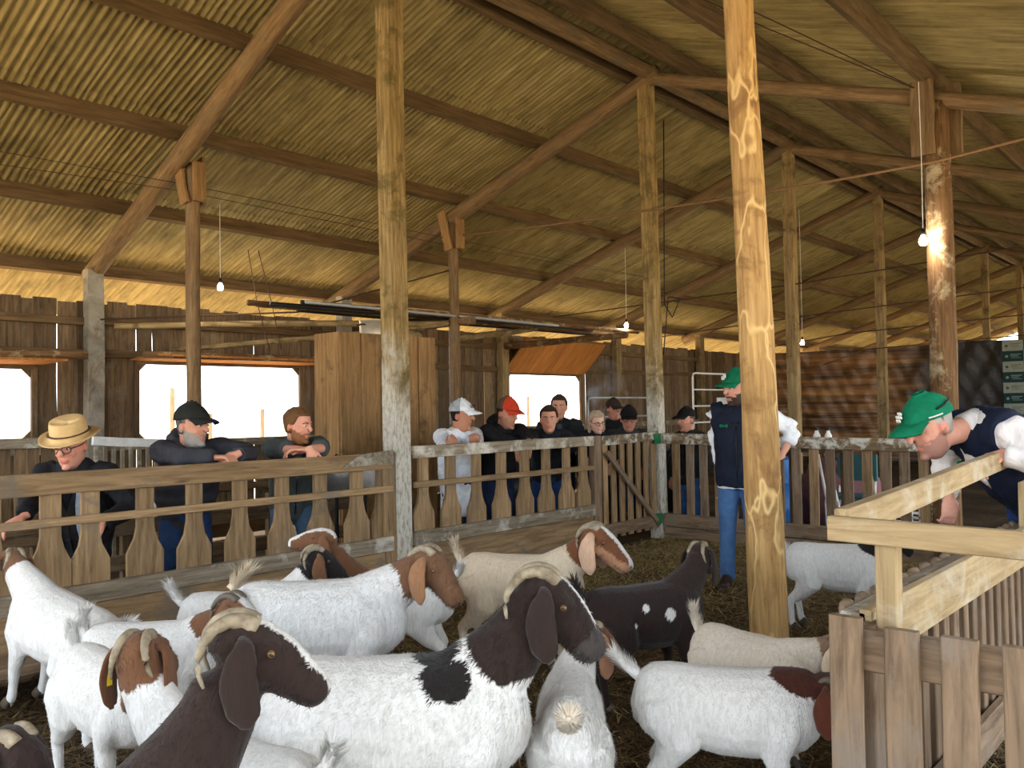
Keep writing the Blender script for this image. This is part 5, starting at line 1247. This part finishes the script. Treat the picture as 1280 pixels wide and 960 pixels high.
person('man in a charcoal sweatshirt with bare forearms hung over the fence', ptx(372, 533, -5.80), -66, .36, -24, .06, top=(72, 79, 77), trousers=(74, 98, 122), hair=(112, 78, 48), beard=(150, 98, 62), skin=(222, 158, 132), s=1.03, sleeve=.5, collar=(60, 68, 74), inner=(110, 118, 128), lw=ptx(380, 562, -5.46), rw=ptx(396, 563, -5.34), ldir=-RT * .9 + TC * .2, rdir=RT * .25 + DN * .9 + TC * .2, rback=TC, rcurl=.3, lpole=(.25, .9, -.05), rpole=(.3, -.9, -.15), seed=3, bulk=1.06, hs=1.12)
person('man in a white long-sleeved shirt and white cap with black lettering', ptx(577, 520, -6.0), -58, .08, -20, .08, top=(232, 236, 244), trousers=(44, 58, 92), cap=(232, 234, 236), cap_back=(168, 174, 176), hair=(36, 28, 24), skin=(190, 132, 102), s=1.02, collar=(226, 230, 240), lw=ptx(592, 558, -5.62), rw=ptx(562, 560, -5.66), ldir=RT * .0 + UPV * .8 + TC * .4, rdir=RT * .4 + UPV * .8 + TC * .2, lback=TC, rback=TC, lcurl=1.15, rcurl=1.15, lpole=(0, .3, -.9), rpole=(0, -.3, -.9), cap_text='BOT', jacket_len=.18, bulk=1.2, seed=4, hs=1.15)
person('man in a red cap and black hoodie with clasped hands over the rail', ptx(634, 517, -5.82), -62, .34, -44, .22, top=(28, 28, 30), trousers=(38, 50, 78), cap=(196, 62, 36), cap_back=(92, 70, 52), hair=(50, 40, 34), hood=True, stubble=.35, skin=(200, 142, 116), s=1.05, lw=ptx(664, 556, -5.33), rw=ptx(657, 560, -5.34), ldir=DN * .9 - RT * .15 + TC * .3, rdir=DN * .9 + RT * .1 + TC * .3, lback=TC, rback=TC, lcurl=.35, rcurl=.35, lpole=(.3, .7, -.45), rpole=(.3, -.7, -.45), seed=5, bulk=1.12, hs=1.14)
person('man with short dark hair in a black jacket, fingers on the rail', ptx(686, 524, -5.80), -86, .30, -92, .04, top=(36, 38, 44), trousers=(40, 64, 108), hair=(62, 46, 32), skin=(216, 156, 128), s=1.02, lw=ptx(700, 556, -5.50), rw=ptx(672, 557, -5.50), ldir=TC * .7 + UPV * .35, rdir=TC * .7 + UPV * .35, lback=UPV, rback=UPV, lcurl=.8, rcurl=.8, lpole=(0, .7, -.6), rpole=(0, -.7, -.6), inner=(52, 60, 72), seed=6, hs=1.12)
person('tall man with brown hair standing behind in an open dark jacket', ptx(699, 509, -6.5), -92, .05, -98, .05, top=(34, 36, 38), trousers=(40, 44, 52), hair=(70, 52, 38), skin=(208, 150, 122), s=1.05, inner=(70, 78, 84), lapels=(30, 32, 34), seed=7, hs=1.12)
person('woman with glasses and pulled-back fair hair looking down over the gate', ptx(746, 527, -5.86), -78, .34, -70, .28, .12, top=(30, 32, 36), trousers=(34, 36, 44), hair=(176, 154, 130), hairstyle='long', skin=(226, 178, 156), s=.96, glasses=True, bun=True, inner=(222, 224, 226), lw=ptx(764, 580, -5.6), rw=ptx(732, 582, -5.6), seed=8, hs=1.1)
person('man in a black cap and dark padded jacket looking down at the gate', ptx(786, 524, -5.92), -84, .26, -96, .16, top=(58, 62, 60), trousers=(34, 36, 42), cap=(30, 26, 26), hair=(96, 90, 86), glasses=True, skin=(200, 140, 116), quilt=True, s=1.04, inner=(40, 34, 34), lw=ptx(806, 585, -5.62), rw=ptx(768, 586, -5.62), seed=9, hs=1.14)
person('man half hidden behind the man with the black cap', ptx(767, 512, -6.7), -92, .0, -60, .1, top=(30, 32, 36), trousers=(34, 36, 40), hair=(64, 48, 38), cap=(58, 46, 40), skin=(196, 136, 110), s=1.0, seed=10)
person('man in a black cap standing behind the spattered rail fence', pty(858, 525, 9.25), -140, .05, -150, .05, top=(40, 44, 42), trousers=(60, 96, 150), cap=(26, 26, 28), hair=(90, 84, 80), skin=(212, 150, 124), s=1.0, stubble=.3, seed=11, hs=1.14)
person('bearded man in a green cap, navy vest and jeans beside the yellow post', px(921, 486, 7.1), -112, .0, -150, .10, top=(236, 238, 246), trousers=(72, 104, 146), vest=(24, 30, 46), cap=(14, 104, 72), beard=(54, 40, 34), hair=(40, 32, 28), skin=(206, 152, 128), s=1.04, collar=(26, 32, 48), emblem=(24, 110, 80), lw=px(976, 572, 7.0), rw=px(906, 612, 7.25), rpole=(-1, -.1, 0), ldir=-RT * .8 + DN * .4, lpole=(-.5, .9, 0), cap_logo=True, feet=(.0, .02), seed=12, hs=1.14, sleeve=.6)
person('man in a green cap and navy vest bending over the feeder', px(1163, 533, 4.35), 188, .80, 188, .42, top=(232, 226, 226), trousers=(30, 52, 96), vest=(20, 28, 50), cap=(10, 116, 82), hair=(176, 168, 160), stubble=.45, skin=(214, 156, 136), s=1.06, collar=(232, 228, 228), inner=(228, 222, 222), emblem=(24, 120, 70), bulk=1.16, lw=px(1252, 568, 4.12), rw=px(1186, 622, 4.6), ldir=-RT * .75 + DN * .35 + TC * .1, lback=UPV * .8 + TC * .4, lcurl=.55, rdir=DN, rback=TC, lpole=(-1, .35, .1), rpole=(-.3, -.6, 0), neckv=(.20, -.02), feet=(-.14, -.12), cap_logo=True, seed=13, hs=1.15)
